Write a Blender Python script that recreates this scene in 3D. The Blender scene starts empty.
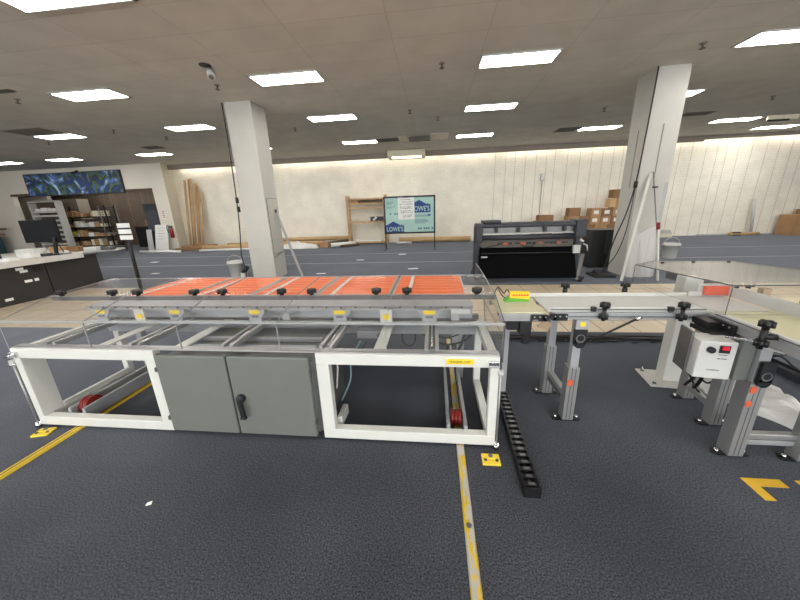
import bpy, bmesh, math, random
from mathutils import Vector, Matrix
random.seed(7)
S = bpy.context.scene
C = S.collection
V = Vector

# ------------------------------------------------------------------ materials
def new_mat(name):
    m = bpy.data.materials.new(name); m.use_nodes = True
    nt = m.node_tree; b = nt.nodes['Principled BSDF']
    return m, nt, b
def srgb(c):
    f = lambda v: (v/255/12.92) if v/255 <= .04045 else ((v/255+.055)/1.055)**2.4
    return (f(c[0]), f(c[1]), f(c[2]), 1)
def mat(name, col, rough=.5, metal=0, var=.06, scale=8, bump=0, bscale=60, spec=None):
    """plain procedural paint / plastic / metal: colour with a little noise, optional bump"""
    m, nt, b = new_mat(name); N = nt.nodes; L = nt.links
    c = srgb(col)
    tc = N.new('ShaderNodeTexCoord'); nz = N.new('ShaderNodeTexNoise'); nz.inputs['Scale'].default_value = scale
    nz.inputs['Detail'].default_value = 4
    L.new(tc.outputs['Object'], nz.inputs['Vector'])
    r = N.new('ShaderNodeValToRGB')
    r.color_ramp.elements[0].color = (c[0]*(1-var), c[1]*(1-var), c[2]*(1-var), 1)
    r.color_ramp.elements[1].color = (min(1, c[0]*(1+var)), min(1, c[1]*(1+var)), min(1, c[2]*(1+var)), 1)
    r.color_ramp.elements[0].position = .35; r.color_ramp.elements[1].position = .65
    L.new(nz.outputs['Fac'], r.inputs['Fac']); L.new(r.outputs['Color'], b.inputs['Base Color'])
    b.inputs['Roughness'].default_value = rough; b.inputs['Metallic'].default_value = metal
    if spec is not None: b.inputs['Specular IOR Level'].default_value = spec
    if bump:
        n2 = N.new('ShaderNodeTexNoise'); n2.inputs['Scale'].default_value = bscale; n2.inputs['Detail'].default_value = 3
        L.new(tc.outputs['Object'], n2.inputs['Vector'])
        bp = N.new('ShaderNodeBump'); bp.inputs['Strength'].default_value = bump; bp.inputs['Distance'].default_value = .01
        L.new(n2.outputs['Fac'], bp.inputs['Height']); L.new(bp.outputs['Normal'], b.inputs['Normal'])
    return m

M = {}
M['white_frame'] = mat('white_frame', (206, 206, 199), .42, var=.02, bump=.05)
M['cab_grey'] = mat('cabinet_grey', (104, 107, 101), .5, var=.02, bump=.08, bscale=200)
M['alu'] = mat('aluminium', (175, 175, 174), .42, .75, var=.05)
M['alu_dark'] = mat('aluminium_dark', (120, 120, 120), .45, .7, var=.05)  # darker aluminium tone for slots, rims and fittings
M['alu_plate'] = mat('aluminium_plate', (165, 166, 168), .5, .45, var=.04)
M['strip'] = mat('grey_strip', (100, 98, 96), .5, .3, var=.05)
M['chrome'] = mat('bright_steel', (215, 215, 215), .22, 1)
M['black'] = mat('black_plastic', (18, 18, 20), .45, var=.1)
M['black_matte'] = mat('black_cloth', (8, 8, 10), .95, var=.15, spec=.1)
M['dark_grey'] = mat('dark_grey_plastic', (44, 46, 54), .5, var=.08)
M['white'] = mat('white_plastic', (192, 192, 188), .45, var=.02)
M['belt_white'] = mat('white_belt', (198, 198, 193), .55, var=.02)
M['belt_cream'] = mat('cream_belt', (196, 192, 158), .6, var=.03)
M['cream_board'] = mat('cream_board', (228, 220, 190), .6, var=.03)
M['yellow'] = mat('yellow_paint', (236, 205, 60), .5, var=.05)
M['sticker_yellow'] = mat('sticker_yellow', (232, 200, 30), .5, var=.03)
M['tape_yellow'] = mat('tape_yellow', (226, 180, 45), .6, var=.05)
M['red'] = mat('red_plastic', (130, 22, 22), .35, var=.1)
M['wheel_red'] = mat('wheel_red', (120, 30, 26), .35, var=.15)
M['bright_red'] = mat('button_red', (225, 30, 60), .35)
M['red_box'] = mat('orange_red', (205, 85, 60), .5, var=.05)
M['orange_sticker'] = mat('orange_sticker', (215, 90, 50), .5)
M['paper'] = mat('paper', (232, 232, 228), .8, var=.02)
M['ink'] = mat('ink', (70, 72, 76), .8)
M['navy'] = mat('navy', (28, 62, 125), .6)
M['cardboard'] = mat('cardboard', (172, 134, 96), .85, var=.08, scale=3)
M['cardboard2'] = mat('cardboard_dark', (140, 106, 74), .85, var=.08, scale=3)
M['kraft'] = mat('kraft_tube', (196, 164, 120), .8, var=.06, scale=4)
M['wood'] = mat('pine_wood', (190, 158, 116), .7, var=.12, scale=5)
M['wood_dark'] = mat('dark_wood', (92, 74, 60), .7, var=.12, scale=5)
M['column'] = mat('column_paint', (182, 180, 173), .6, var=.025, scale=3, bump=.05, bscale=30)
M['desk_dark'] = mat('desk_panel', (44, 43, 41), .6, var=.05)
M['counter'] = mat('counter_top', (205, 202, 196), .5, var=.04)
M['screen'] = mat('screen', (24, 25, 28), .6, spec=.15)
M['green'] = mat('green_plastic', (95, 165, 50), .5)
M['brown_tag'] = mat('tag_card', (158, 136, 110), .8)
M['teal'] = mat('teal', (40, 74, 86), .7)
M['soffit'] = mat('soffit', (150, 140, 128), .8, var=.03)
M['grey_door'] = mat('grey_locker', (74, 78, 86), .5)
M['blue_tube'] = mat('blue_tube', (110, 140, 150), .4)
M['yellow_box'] = mat('yellow_box', (225, 215, 40), .6)
M['vent_dark'] = mat('vent_dark', (95, 92, 84), .7)
M['cream_unit'] = mat('cream_unit', (226, 220, 196), .6)
M['bag'] = mat('plastic_bag', (222, 220, 216), .35, var=.05, bump=.3, bscale=14)

# emission
def emit(name, col, s):
    m, nt, b = new_mat(name)
    b.inputs['Base Color'].default_value = (.8, .8, .8, 1)
    b.inputs['Emission Color'].default_value = col; b.inputs['Emission Strength'].default_value = s
    return m
M['lamp'] = emit('lamp_diffuser', (1, .965, .91, 1), 24)
M['added_glow'] = emit('added_glow', (1, .93, .74, 1), 2.6)

# clear acrylic: a thin clear sheet with a fresnel gloss
def acrylic(name, k):
    m = bpy.data.materials.new(name); m.use_nodes = True; nt = m.node_tree; N = nt.nodes; L = nt.links
    N.clear(); o = N.new('ShaderNodeOutputMaterial'); mx = N.new('ShaderNodeMixShader'); t = N.new('ShaderNodeBsdfTransparent')
    g = N.new('ShaderNodeBsdfGlossy'); g.inputs['Roughness'].default_value = .07
    t.inputs['Color'].default_value = (.975, .975, .975, 1)
    lw = N.new('ShaderNodeLayerWeight'); lw.inputs['Blend'].default_value = .5
    pw = N.new('ShaderNodeMath'); pw.operation = 'POWER'; pw.inputs[1].default_value = 5; L.new(lw.outputs['Facing'], pw.inputs[0])
    f = N.new('ShaderNodeMath'); f.operation = 'MULTIPLY_ADD'; f.inputs[1].default_value = k; f.inputs[2].default_value = .025; L.new(pw.outputs[0], f.inputs[0])
    L.new(f.outputs[0], mx.inputs[0]); L.new(t.outputs[0], mx.inputs[1]); L.new(g.outputs[0], mx.inputs[2])
    # faint dust / handling haze
    d = N.new('ShaderNodeBsdfDiffuse'); d.inputs['Color'].default_value = (.8, .8, .8, 1)
    m2 = N.new('ShaderNodeMixShader'); tc = N.new('ShaderNodeTexCoord'); nz = N.new('ShaderNodeTexNoise'); nz.inputs['Scale'].default_value = 3
    mr = N.new('ShaderNodeMapRange'); mr.inputs['To Min'].default_value = .005; mr.inputs['To Max'].default_value = .018
    L.new(tc.outputs['Object'], nz.inputs['Vector']); L.new(nz.outputs['Fac'], mr.inputs['Value'])
    L.new(mr.outputs[0], m2.inputs[0]); L.new(mx.outputs[0], m2.inputs[1]); L.new(d.outputs[0], m2.inputs[2])
    L.new(m2.outputs[0], o.inputs[0]); return m
M['acrylic'] = acrylic('clear_acrylic', .30)
M['acrylic_glossy'] = acrylic('glossy_clear_acrylic', .95)
M['acrylic_edge'] = mat('acrylic_edge', (150, 152, 152), .3, var=.05)
M['acrylic_edge_dark'] = mat('acrylic_edge_dark', (72, 72, 74), .3, var=.05)

def wrap_plastic():
    m = bpy.data.materials.new('plastic_wrap'); m.use_nodes = True; nt = m.node_tree; N = nt.nodes; L = nt.links
    b = N['Principled BSDF']; b.inputs['Base Color'].default_value = (.72, .71, .69, 1); b.inputs['Roughness'].default_value = .3
    b.inputs['Alpha'].default_value = .55
    return m
M['wrap'] = wrap_plastic()

def carpet():
    m, nt, b = new_mat('carpet'); N = nt.nodes; L = nt.links
    tc = N.new('ShaderNodeTexCoord')
    n1 = N.new('ShaderNodeTexNoise'); n1.inputs['Scale'].default_value = 125; n1.inputs['Detail'].default_value = 3; n1.inputs['Roughness'].default_value = .65
    n2 = N.new('ShaderNodeTexNoise'); n2.inputs['Scale'].default_value = 1.1; n2.inputs['Detail'].default_value = 3
    for n in (n1, n2): L.new(tc.outputs['Object'], n.inputs['Vector'])
    r = N.new('ShaderNodeValToRGB'); e = r.color_ramp.elements
    e[0].position = .34; e[0].color = srgb((24, 25, 29)); e[1].position = .68; e[1].color = srgb((84, 86, 93))
    L.new(n1.outputs['Fac'], r.inputs['Fac'])
    mp = N.new('ShaderNodeMapRange'); mp.inputs['To Min'].default_value = .72; mp.inputs['To Max'].default_value = 1.25
    mp.inputs['From Min'].default_value = .3; mp.inputs['From Max'].default_value = .7
    L.new(n2.outputs['Fac'], mp.inputs['Value'])
    mx = N.new('ShaderNodeVectorMath'); mx.operation = 'SCALE'
    L.new(r.outputs['Color'], mx.inputs[0]); L.new(mp.outputs[0], mx.inputs['Scale'])
    L.new(mx.outputs[0], b.inputs['Base Color'])
    b.inputs['Roughness'].default_value = .95; b.inputs['Specular IOR Level'].default_value = .15
    b.inputs['Sheen Weight'].default_value = .35; b.inputs['Sheen Roughness'].default_value = .45
    b.inputs['Sheen Tint'].default_value = (.62, .68, .8, 1)
    bp = N.new('ShaderNodeBump'); bp.inputs['Strength'].default_value = .04; bp.inputs['Distance'].default_value = .005
    L.new(n1.outputs['Fac'], bp.inputs['Height']); L.new(bp.outputs['Normal'], b.inputs['Normal'])
    return m
M['carpet'] = carpet()

def brick(name, c1, c2, cm, w, h, mort, plane='xz', offset=.5, bump=.3, rough=.7, off=(0, 0), extra=None):
    m, nt, b = new_mat(name); N = nt.nodes; L = nt.links
    tc = N.new('ShaderNodeTexCoord'); sp = N.new('ShaderNodeSeparateXYZ'); cb = N.new('ShaderNodeCombineXYZ')
    L.new(tc.outputs['Object'], sp.inputs[0])
    ax = {'xz': (0, 2), 'yz': (1, 2), 'xy': (0, 1)}[plane]
    for k in (0, 1):
        ad = N.new('ShaderNodeMath'); ad.operation = 'SUBTRACT'; ad.inputs[1].default_value = off[k]
        L.new(sp.outputs[ax[k]], ad.inputs[0]); L.new(ad.outputs[0], cb.inputs[k])
    br = N.new('ShaderNodeTexBrick'); br.offset = offset; br.inputs['Scale'].default_value = 1
    br.inputs['Brick Width'].default_value = w; br.inputs['Row Height'].default_value = h
    br.inputs['Mortar Size'].default_value = mort; br.inputs['Mortar Smooth'].default_value = .3
    br.inputs['Color1'].default_value = srgb(c1); br.inputs['Color2'].default_value = srgb(c2); br.inputs['Mortar'].default_value = srgb(cm)
    L.new(cb.outputs[0], br.inputs['Vector'])
    nz = N.new('ShaderNodeTexNoise'); nz.inputs['Scale'].default_value = 2; nz.inputs['Detail'].default_value = 5
    L.new(tc.outputs['Object'], nz.inputs['Vector'])
    mp = N.new('ShaderNodeMapRange'); mp.inputs['From Min'].default_value = .3; mp.inputs['From Max'].default_value = .7
    mp.inputs['To Min'].default_value = .92; mp.inputs['To Max'].default_value = 1.05
    L.new(nz.outputs['Fac'], mp.inputs['Value'])
    mx = N.new('ShaderNodeVectorMath'); mx.operation = 'SCALE'
    L.new(br.outputs['Color'], mx.inputs[0]); L.new(mp.outputs[0], mx.inputs['Scale'])
    out = mx.outputs[0]
    if extra: out = extra(N, L, sp, out)
    L.new(out, b.inputs['Base Color'])
    b.inputs['Roughness'].default_value = rough
    iv = N.new('ShaderNodeMath'); iv.operation = 'SUBTRACT'; iv.inputs[0].default_value = 1; L.new(br.outputs['Fac'], iv.inputs[1])
    bp = N.new('ShaderNodeBump'); bp.inputs['Strength'].default_value = bump; bp.inputs['Distance'].default_value = .01
    L.new(iv.outputs[0], bp.inputs['Height']); L.new(bp.outputs['Normal'], b.inputs['Normal'])
    return m
def wall_lines(N, L, sp, out):
    # thin uneven vertical tracks on the right half of the wall (x > 2.2)
    wv = N.new('ShaderNodeTexVoronoi'); wv.voronoi_dimensions = '1D'; wv.feature = 'DISTANCE_TO_EDGE'; wv.inputs['Scale'].default_value = 2.3
    wv.inputs['Randomness'].default_value = .75
    L.new(sp.outputs[0], wv.inputs['W'])
    lt = N.new('ShaderNodeMath'); lt.operation = 'LESS_THAN'; lt.inputs[1].default_value = .026; L.new(wv.outputs['Distance'], lt.inputs[0])
    gt = N.new('ShaderNodeMath'); gt.operation = 'GREATER_THAN'; gt.inputs[1].default_value = 2.2; L.new(sp.outputs[0], gt.inputs[0])
    mu = N.new('ShaderNodeMath'); mu.operation = 'MULTIPLY'; L.new(lt.outputs[0], mu.inputs[0]); L.new(gt.outputs[0], mu.inputs[1])
    m2 = N.new('ShaderNodeMath'); m2.operation = 'MULTIPLY'; m2.inputs[1].default_value = .5; L.new(mu.outputs[0], m2.inputs[0])
    mx = N.new('ShaderNodeMix'); mx.data_type = 'RGBA'; L.new(m2.outputs[0], mx.inputs['Factor'])
    L.new(out, mx.inputs['A']); mx.inputs['B'].default_value = srgb((150, 144, 130))
    return mx.outputs['Result']
M['wall'] = brick('painted_block_wall', (248, 243, 228), (246, 240, 225), (238, 231, 215), .3, .1, .008, 'xz', .5, .2, .75, extra=wall_lines)
M['wall_plain'] = mat('wall_plain', (226, 220, 206), .75, var=.02, scale=1)
M['ceil'] = brick('ceiling_tiles', (208, 204, 195), (204, 200, 191), (186, 181, 172), 1.325, .6, .006, 'xy', 0, .25, .9, off=(.75, .36))
M['tile'] = brick('cream_floor_tiles', (210, 194, 168), (204, 187, 160), (140, 127, 108), .42, .42, .01, 'xy', 0, .2, .35)
M['panel_wood'] = brick('brown_board_wall', (122, 106, 92), (108, 93, 80), (80, 68, 60), .22, 6, .01, 'xz', 0, .4, .7)

def orange_bed():
    m, nt, b = new_mat('orange_belts'); N = nt.nodes; L = nt.links
    tc = N.new('ShaderNodeTexCoord'); sp = N.new('ShaderNodeSeparateXYZ'); L.new(tc.outputs['Object'], sp.inputs[0])
    nz = N.new('ShaderNodeTexNoise'); nz.inputs['Scale'].default_value = 5; L.new(tc.outputs['Object'], nz.inputs['Vector'])
    r = N.new('ShaderNodeValToRGB'); e = r.color_ramp.elements
    e[0].position = .3; e[0].color = srgb((248, 98, 2)); e[1].position = .7; e[1].color = srgb((255, 120, 10))
    L.new(nz.outputs['Fac'], r.inputs['Fac']); L.new(r.outputs['Color'], b.inputs['Base Color'])
    b.inputs['Roughness'].default_value = .45
    return m
M['orange'] = orange_bed()
M['orange_light'] = mat('orange_seam', (244, 150, 104), .5, var=.05)

def worn_rail(name, lo, hi, seed):
    m, nt, b = new_mat(name); N = nt.nodes; L = nt.links
    tc = N.new('ShaderNodeTexCoord'); mp = N.new('ShaderNodeMapping'); mp.inputs['Scale'].default_value = (10, 2.2, 1); mp.inputs['Location'].default_value = (seed, seed, 0)
    nz = N.new('ShaderNodeTexNoise'); nz.inputs['Scale'].default_value = 2.4; nz.inputs['Detail'].default_value = 8; nz.inputs['Roughness'].default_value = .7
    L.new(tc.outputs['Object'], mp.inputs['Vector']); L.new(mp.outputs[0], nz.inputs['Vector'])
    r = N.new('ShaderNodeValToRGB'); e = r.color_ramp.elements
    e[0].position = lo; e[0].color = srgb((190, 186, 178)); e[1].position = hi; e[1].color = srgb((218, 186, 52))
    L.new(nz.outputs['Fac'], r.inputs['Fac']); L.new(r.outputs['Color'], b.inputs['Base Color'])
    b.inputs['Roughness'].default_value = .42; b.inputs['Metallic'].default_value = .25
    return m
M['rail_worn'] = worn_rail('worn_yellow_rail', .485, .515, 3.3)
M['rail_yellow'] = worn_rail('yellow_rail', .12, .2, 1)

def mural():
    m, nt, b = new_mat('mural_swirls'); N = nt.nodes; L = nt.links
    tc = N.new('ShaderNodeTexCoord')
    n0 = N.new('ShaderNodeTexNoise'); n0.inputs['Scale'].default_value = .9; n0.inputs['Distortion'].default_value = 3.5; n0.inputs['Detail'].default_value = 6
    L.new(tc.outputs['Object'], n0.inputs['Vector'])
    r = N.new('ShaderNodeValToRGB'); cr = r.color_ramp; e = cr.elements
    e[0].position = .30; e[0].color = srgb((16, 30, 70)); e[1].position = .68; e[1].color = srgb((180, 200, 215))
    for p, c in ((.40, (36, 66, 130)), (.46, (22, 40, 40)), (.51, (92, 112, 48)), (.55, (38, 66, 130)), (.61, (100, 135, 190))):
        q = e.new(p); q.color = srgb(c)
    L.new(n0.outputs['Fac'], r.inputs['Fac']); L.new(r.outputs['Color'], b.inputs['Base Color']); b.inputs['Roughness'].default_value = .6
    return m
M['mural'] = mural()
def foam():
    return mat('foam_board', (172, 206, 196), .7, var=.05, scale=3)
M['foam'] = foam()

# ------------------------------------------------------------------ geometry helpers
class B:
    def __init__(s): s.bm = bmesh.new(); s.mats = []
    def mi(s, m):
        if m is None: return 0
        if m not in s.mats: s.mats.append(m)
        return s.mats.index(m)
    def box(s, x0, x1, y0, y1, z0, z1, m=None, mtx=None):
        i = s.mi(m)
        v = [s.bm.verts.new(((x1 if a else x0), (y1 if b else y0), (z1 if c else z0))) for a in (0, 1) for b in (0, 1) for c in (0, 1)]
        if mtx:
            for q in v: q.co = mtx @ q.co
        for f in ((0, 1, 3, 2), (4, 6, 7, 5), (0, 4, 5, 1), (2, 3, 7, 6), (0, 2, 6, 4), (1, 5, 7, 3)):
            s.bm.faces.new([v[k] for k in f]).material_index = i
        return s
    def bar(s, p, q, w, h, m=None, up=(0, 0, 1)):
        """square bar from p to q, w across and h along 'up'"""
        p = V(p); q = V(q); d = (q-p); L = d.length; d.normalize(); u = V(up)
        r = d.cross(u)
        if r.length < 1e-4: r = d.cross(V((0, 1, 0)))
        r.normalize(); u = r.cross(d)
        mt = Matrix((( r.x, d.x, u.x, p.x), (r.y, d.y, u.y, p.y), (r.z, d.z, u.z, p.z), (0, 0, 0, 1)))
        return s.box(-w/2, w/2, 0, L, -h/2, h/2, m, mt)
    def cyl(s, p, q, r, m=None, seg=14, r2=None, smooth=True):
        i = s.mi(m); p = V(p); q = V(q); d = (q-p).normalized()
        a = d.orthogonal().normalized(); b = d.cross(a); r2 = r if r2 is None else r2
        A = []; Bq = []
        for k in range(seg):
            t = 2*math.pi*k/seg; o = a*math.cos(t)+b*math.sin(t)
            A.append(s.bm.verts.new(p+o*r)); Bq.append(s.bm.verts.new(q+o*r2))
        for k in range(seg):
            f = s.bm.faces.new((A[k], A[(k+1) % seg], Bq[(k+1) % seg], Bq[k])); f.material_index = i; f.smooth = smooth
        s.bm.faces.new(A[::-1]).material_index = i; s.bm.faces.new(Bq).material_index = i
        return s
    def tube(s, pts, r, m=None, seg=8, sub=6):
        """smooth cable through points"""
        i = s.mi(m); P = [V(p) for p in pts]; path = []
        if len(P) > 2:
            for k in range(len(P)-1):
                a = P[max(0, k-1)]; b = P[k]; c = P[k+1]; d = P[min(len(P)-1, k+2)]
                for j in range(sub):
                    t = j/sub
                    path.append(.5*((2*b)+(c-a)*t+(2*a-5*b+4*c-d)*t*t+(3*b-a-3*c+d)*t**3))
            path.append(P[-1])
        else: path = P
        rings = []; a = None
        for k, p in enumerate(path):
            d = (path[min(k+1, len(path)-1)]-path[max(k-1, 0)]).normalized()
            if a is None: a = d.orthogonal().normalized()
            else:
                a = (a-d*a.dot(d))
                a = a.normalized() if a.length > 1e-5 else d.orthogonal().normalized()
            b = d.cross(a)
            rings.append([s.bm.verts.new(p+(a*math.cos(2*math.pi*j/seg)+b*math.sin(2*math.pi*j/seg))*r) for j in range(seg)])
        for k in range(len(rings)-1):
            for j in range(seg):
                f = s.bm.faces.new((rings[k][j], rings[k][(j+1) % seg], rings[k+1][(j+1) % seg], rings[k+1][j])); f.material_index = i; f.smooth = True
        s.bm.faces.new(rings[0][::-1]).material_index = i; s.bm.faces.new(rings[-1]).material_index = i
        return s
    def prism(s, pts, axis, a0, a1, m=None, m_side=None):
        """polygon pts (2-D) extruded along axis 'x','y' or 'z'"""
        i = s.mi(m); j = s.mi(m_side) if m_side else i
        def P(u, v, a):
            return {'x': (a, u, v), 'y': (u, a, v), 'z': (u, v, a)}[axis]
        A = [s.bm.verts.new(P(u, v, a0)) for u, v in pts]; Bq = [s.bm.verts.new(P(u, v, a1)) for u, v in pts]
        s.bm.faces.new(A).material_index = i; s.bm.faces.new(Bq[::-1]).material_index = i
        n = len(pts)
        for k in range(n):
            s.bm.faces.new((A[k], Bq[k], Bq[(k+1) % n], A[(k+1) % n])).material_index = j
        return s
    def lathe(s, c, prof, m=None, seg=20):
        i = s.mi(m); c = V(c); R = []
        for r, z in prof:
            R.append([s.bm.verts.new(c+V((max(r, 1e-4)*math.cos(2*math.pi*k/seg), max(r, 1e-4)*math.sin(2*math.pi*k/seg), z))) for k in range(seg)])
        for a in range(len(R)-1):
            for k in range(seg):
                f = s.bm.faces.new((R[a][k], R[a][(k+1) % seg], R[a+1][(k+1) % seg], R[a+1][k])); f.material_index = i; f.smooth = True
        s.bm.faces.new(R[0][::-1]).material_index = i; s.bm.faces.new(R[-1]).material_index = i
        return s
    def slab(s, quad, t, m=None, m_side=None):
        """thin sheet from 4 corner points, thickness t along its normal"""
        i = s.mi(m); j = s.mi(m_side) if m_side else i
        Q = [V(q) for q in quad]; n = (Q[1]-Q[0]).cross(Q[-1]-Q[0]).normalized()*t/2
        A = [s.bm.verts.new(q-n) for q in Q]; Bq = [s.bm.verts.new(q+n) for q in Q]
        s.bm.faces.new(A[::-1]).material_index = i; s.bm.faces.new(Bq).material_index = i
        k = len(Q)
        for a in range(k): s.bm.faces.new((A[a], A[(a+1) % k], Bq[(a+1) % k], Bq[a])).material_index = j
        return s
    def build(s, name, m=None, parent=None, bev=0, sub=0):
        me = bpy.data.meshes.new(name)
        off = V((0, 0, 0)); p = parent
        while p is not None: off += p.location; p = p.parent
        bmesh.ops.recalc_face_normals(s.bm, faces=s.bm.faces)
        o = bpy.data.objects.new(name, me)
        if parent is None:
            # origin at the base centre of the thing
            xs = [v.co for v in s.bm.verts]
            off = V(((min(v.x for v in xs)+max(v.x for v in xs))/2, (min(v.y for v in xs)+max(v.y for v in xs))/2, min(v.z for v in xs)))
            if getattr(s, 'keep', False): off = V((0, 0, 0))
            o.location = off
        for v in s.bm.verts: v.co -= off
        s.bm.to_mesh(me); s.bm.free()
        if s.mats and s.mats[0] is not None:
            for q in s.mats: me.materials.append(q)
        elif m: me.materials.append(m)
        C.objects.link(o)
        if parent is not None: o.parent = parent
        if bev:
            md = o.modifiers.new('bevel', 'BEVEL'); md.width = bev; md.segments = 2; md.limit_method = 'ANGLE'; md.angle_limit = math.radians(40)
        if sub:
            md = o.modifiers.new('sub', 'SUBSURF'); md.levels = sub; md.render_levels = sub
        return o

def tag(o, label=None, cat=None, group=None, kind=None):
    if label: o['label'] = label
    if cat: o['category'] = cat
    if group: o['group'] = group
    if kind: o['kind'] = kind
    return o
def thing(name, loc, label, cat, group=None):
    o = bpy.data.objects.new(name, None); o.empty_display_size = .1; o.location = loc; C.objects.link(o)
    return tag(o, label, cat, group)
def struct(b, name, m, label=None):
    b.keep = True
    o = b.build(name, m); o['kind'] = 'structure'
    if label: o['label'] = label
    return o
def copy_tree(o, parent=None):
    c = o.copy(); C.objects.link(c)
    if parent is not None: c.parent = parent
    for ch in list(o.children): copy_tree(ch, c)
    return c
def text(name, body, origin, U, Vv, height, width, m, parent, depth=.0008):
    """lettering as a mesh standing on a surface: U reading direction, Vv up, centred at origin"""
    cu = bpy.data.curves.new(name, 'FONT'); cu.body = body; cu.size = 1; cu.extrude = .02; cu.align_x = 'CENTER'; cu.align_y = 'CENTER'
    cu.offset = .012
    t = bpy.data.objects.new(name, cu); C.objects.link(t)
    dg = bpy.context.evaluated_depsgraph_get(); me = bpy.data.meshes.new_from_object(t.evaluated_get(dg))
    bpy.data.objects.remove(t)
    xs = [v.co.x for v in me.vertices]; ys = [v.co.y for v in me.vertices]
    sx = width/(max(xs)-min(xs)); sy = height/(max(ys)-min(ys)); cx = (max(xs)+min(xs))/2; cy = (max(ys)+min(ys))/2
    U = V(U).normalized(); Vv = V(Vv).normalized(); n = U.cross(Vv)
    off = V((0, 0, 0)); p = parent
    while p is not None: off += p.location; p = p.parent
    for v in me.vertices:
        c = v.co.copy(); v.co = V(origin)+U*((c.x-cx)*sx)+Vv*((c.y-cy)*sy)+n*(c.z/.02*depth)-off
    me.materials.clear(); me.materials.append(m)
    o = bpy.data.objects.new(name, me); C.objects.link(o); o.parent = parent
    return o

# ------------------------------------------------------------------ camera
cam = bpy.data.objects.new('camera', bpy.data.cameras.new('camera')); C.objects.link(cam)
Rm = ((0.99403566, -0.00262232, -0.10902397), (0.10371832, -0.28618455, 0.95254444), (-0.03369885, -0.95817093, -0.28420567))
mt = Matrix([[Rm[i][0], -Rm[i][1], -Rm[i][2], (0, 0, 1.55)[i]] for i in range(3)]+[[0, 0, 0, 1]])
cam.matrix_world = mt
cam.data.sensor_width = 36; cam.data.lens = 309.43/800*36; cam.data.clip_end = 200; cam.data.clip_start = .05
S.camera = cam

# ------------------------------------------------------------------ the room
ZC = 3.83
XL, XR, YF, YB = -24.0, 20.0, -8.0, 14.78
struct(B().box(XL, XR, YF, 3.78, -.1, 0).box(XL, XR, 6.23, YB, -.1, 0).box(XL, XR, YB, 18, -.1, 0), 'floor', M['carpet'], 'dark blue-grey carpet floor')
struct(B().box(XL, XR, 3.78, 6.23, -.1, 0.001), 'trim_1', M['tile'], 'cream floor tile aisle crossing the carpet')
struct(B().box(XL, XR, YF, 18, ZC, ZC+.1), 'ceiling', M['ceil'], 'suspended ceiling of off-white tiles')
struct(B().box(-12.7, XR, YB, YB+.15, 0, ZC), 'wall_back', M['wall'], 'cream painted block wall at the back')
# the left part of the back wall stands forward and has a wide opening
wb = B().prism([(-12.7, 13.65), (-12.02, 13.65), (-12.5, YB), (-12.7, YB)], 'z', 0, ZC).box(-20.15, -12.7, 13.65, 13.85, 2.78, ZC).box(XL, -20.15, 13.65, 13.85, 0, ZC)
struct(wb, 'wall_back_left', M['wall_plain'], 'white plastered wall around the wide opening')
struct(B().box(XL, -12.7, 17.0, 17.15, 0, ZC), 'wall_store_room', M['panel_wood'], 'brown boarded wall inside the opening')
struct(B().box(XL-.15, XL, YF, 18, 0, ZC), 'wall_left', M['wall_plain'])
struct(B().box(XR, XR+.15, YF, 18, 0, ZC), 'wall_right', M['wall_plain'])
struct(B().box(XL, XR, YF-.15, YF, 0, ZC), 'wall_front', M['wall_plain'])
struct(B().box(-12.32, 10.4, 14.36, 14.42, 3.63, ZC).box(10.4, XR, 14.36, 14.42, 3.70, ZC), 'trim_2', M['soffit'], 'grey-brown bulkhead along the ceiling edge')
struct(B().box(11.2, 13.2, 14.7, YB, 0, .06).box(13.2, 19.8, 14.7, YB, 0, .05), 'baseboard_back', M['white'], 'white baseboard')
sm = B()
for y in (9.12, 11.05): sm.box(XL, XR, y, y+.06, 0, .003)
struct(sm, 'trim_3', mat('seam_strip', (150, 152, 154), .7), 'pale seams across the carpet')
struct(B().box(-20.15, -12.7, 13.60, 13.66, 2.70, 2.80), 'trim_4', M['wood_dark'], 'dark lintel over the opening')

# unseen glowing panels added on the front wall to brighten the room
M['front_fill'] = emit('fill_panel_glow', (.95, .975, 1, 1), 6.6)
for k in range(7):
    x = -20+k*5.6
    struct(B().box(x, x+5.0, YF, YF+.04, .5, 3.3), 'fill_panel_%d' % (k+1), M['front_fill'], 'added glowing fill panel behind the viewer, out of the picture')
# unseen strip lamps added behind the bulkhead to brighten the wall
M['added_strip_lamp'] = emit('added_strip_lamp', (1, .93, .80, 1), 13)
for k in range(13):
    x = -12.0+k*2.48
    t = thing('added_strip_light', (x+1.2, 14.56, 3.75), 'added unseen strip light behind the ceiling bulkhead brightening the wall', 'strip light', 'added strip lights behind the bulkhead')
    B().box(x, x+2.3, 14.52, 14.60, 3.78, 3.82, M['white']).build('housing', None, t)
    B().cyl((x+.03, 14.57, 3.755), (x+2.27, 14.57, 3.755), .02, M['added_strip_lamp'], 10).build('tube_lamp', None, t)
# columns
struct(B().box(-4.43, -3.84, 7.08, 7.67, 0, ZC), 'column', M['column'], 'white square column on the left')
struct(B().box(4.0, 4.56, 6.95, 7.52, 0, ZC), 'column.001', M['column'], 'white square column on the right')
for (x, y) in ((4.12, 6.945), (4.30, 6.945)):
    pass
t = B().box(-3.839, -3.833, 7.13, 7.62, .58, 1.88, M['alu_dark']).box(-3.833, -3.827, 7.145, 7.605, .595, 1.865, M['column']).box(-3.827, -3.822, 7.40, 7.55, 1.35, 1.62, M['column']).build('access_panel', None)
tag(t, 'flush white access panel on the side of the left column', 'panel')
tag(B().box(4.27, 4.282, 6.938, 6.949, 1.9, 2.9, M['soffit']).build('edge_strip', None), 'thin grey strip high on the front face of the right column', 'strip')
tag(B().box(3.989, 3.999, 7.2, 7.212, 1.8, 2.85, M['soffit']).build('edge_strip', None), 'thin grey strip high on the side face of the right column', 'strip')

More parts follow.
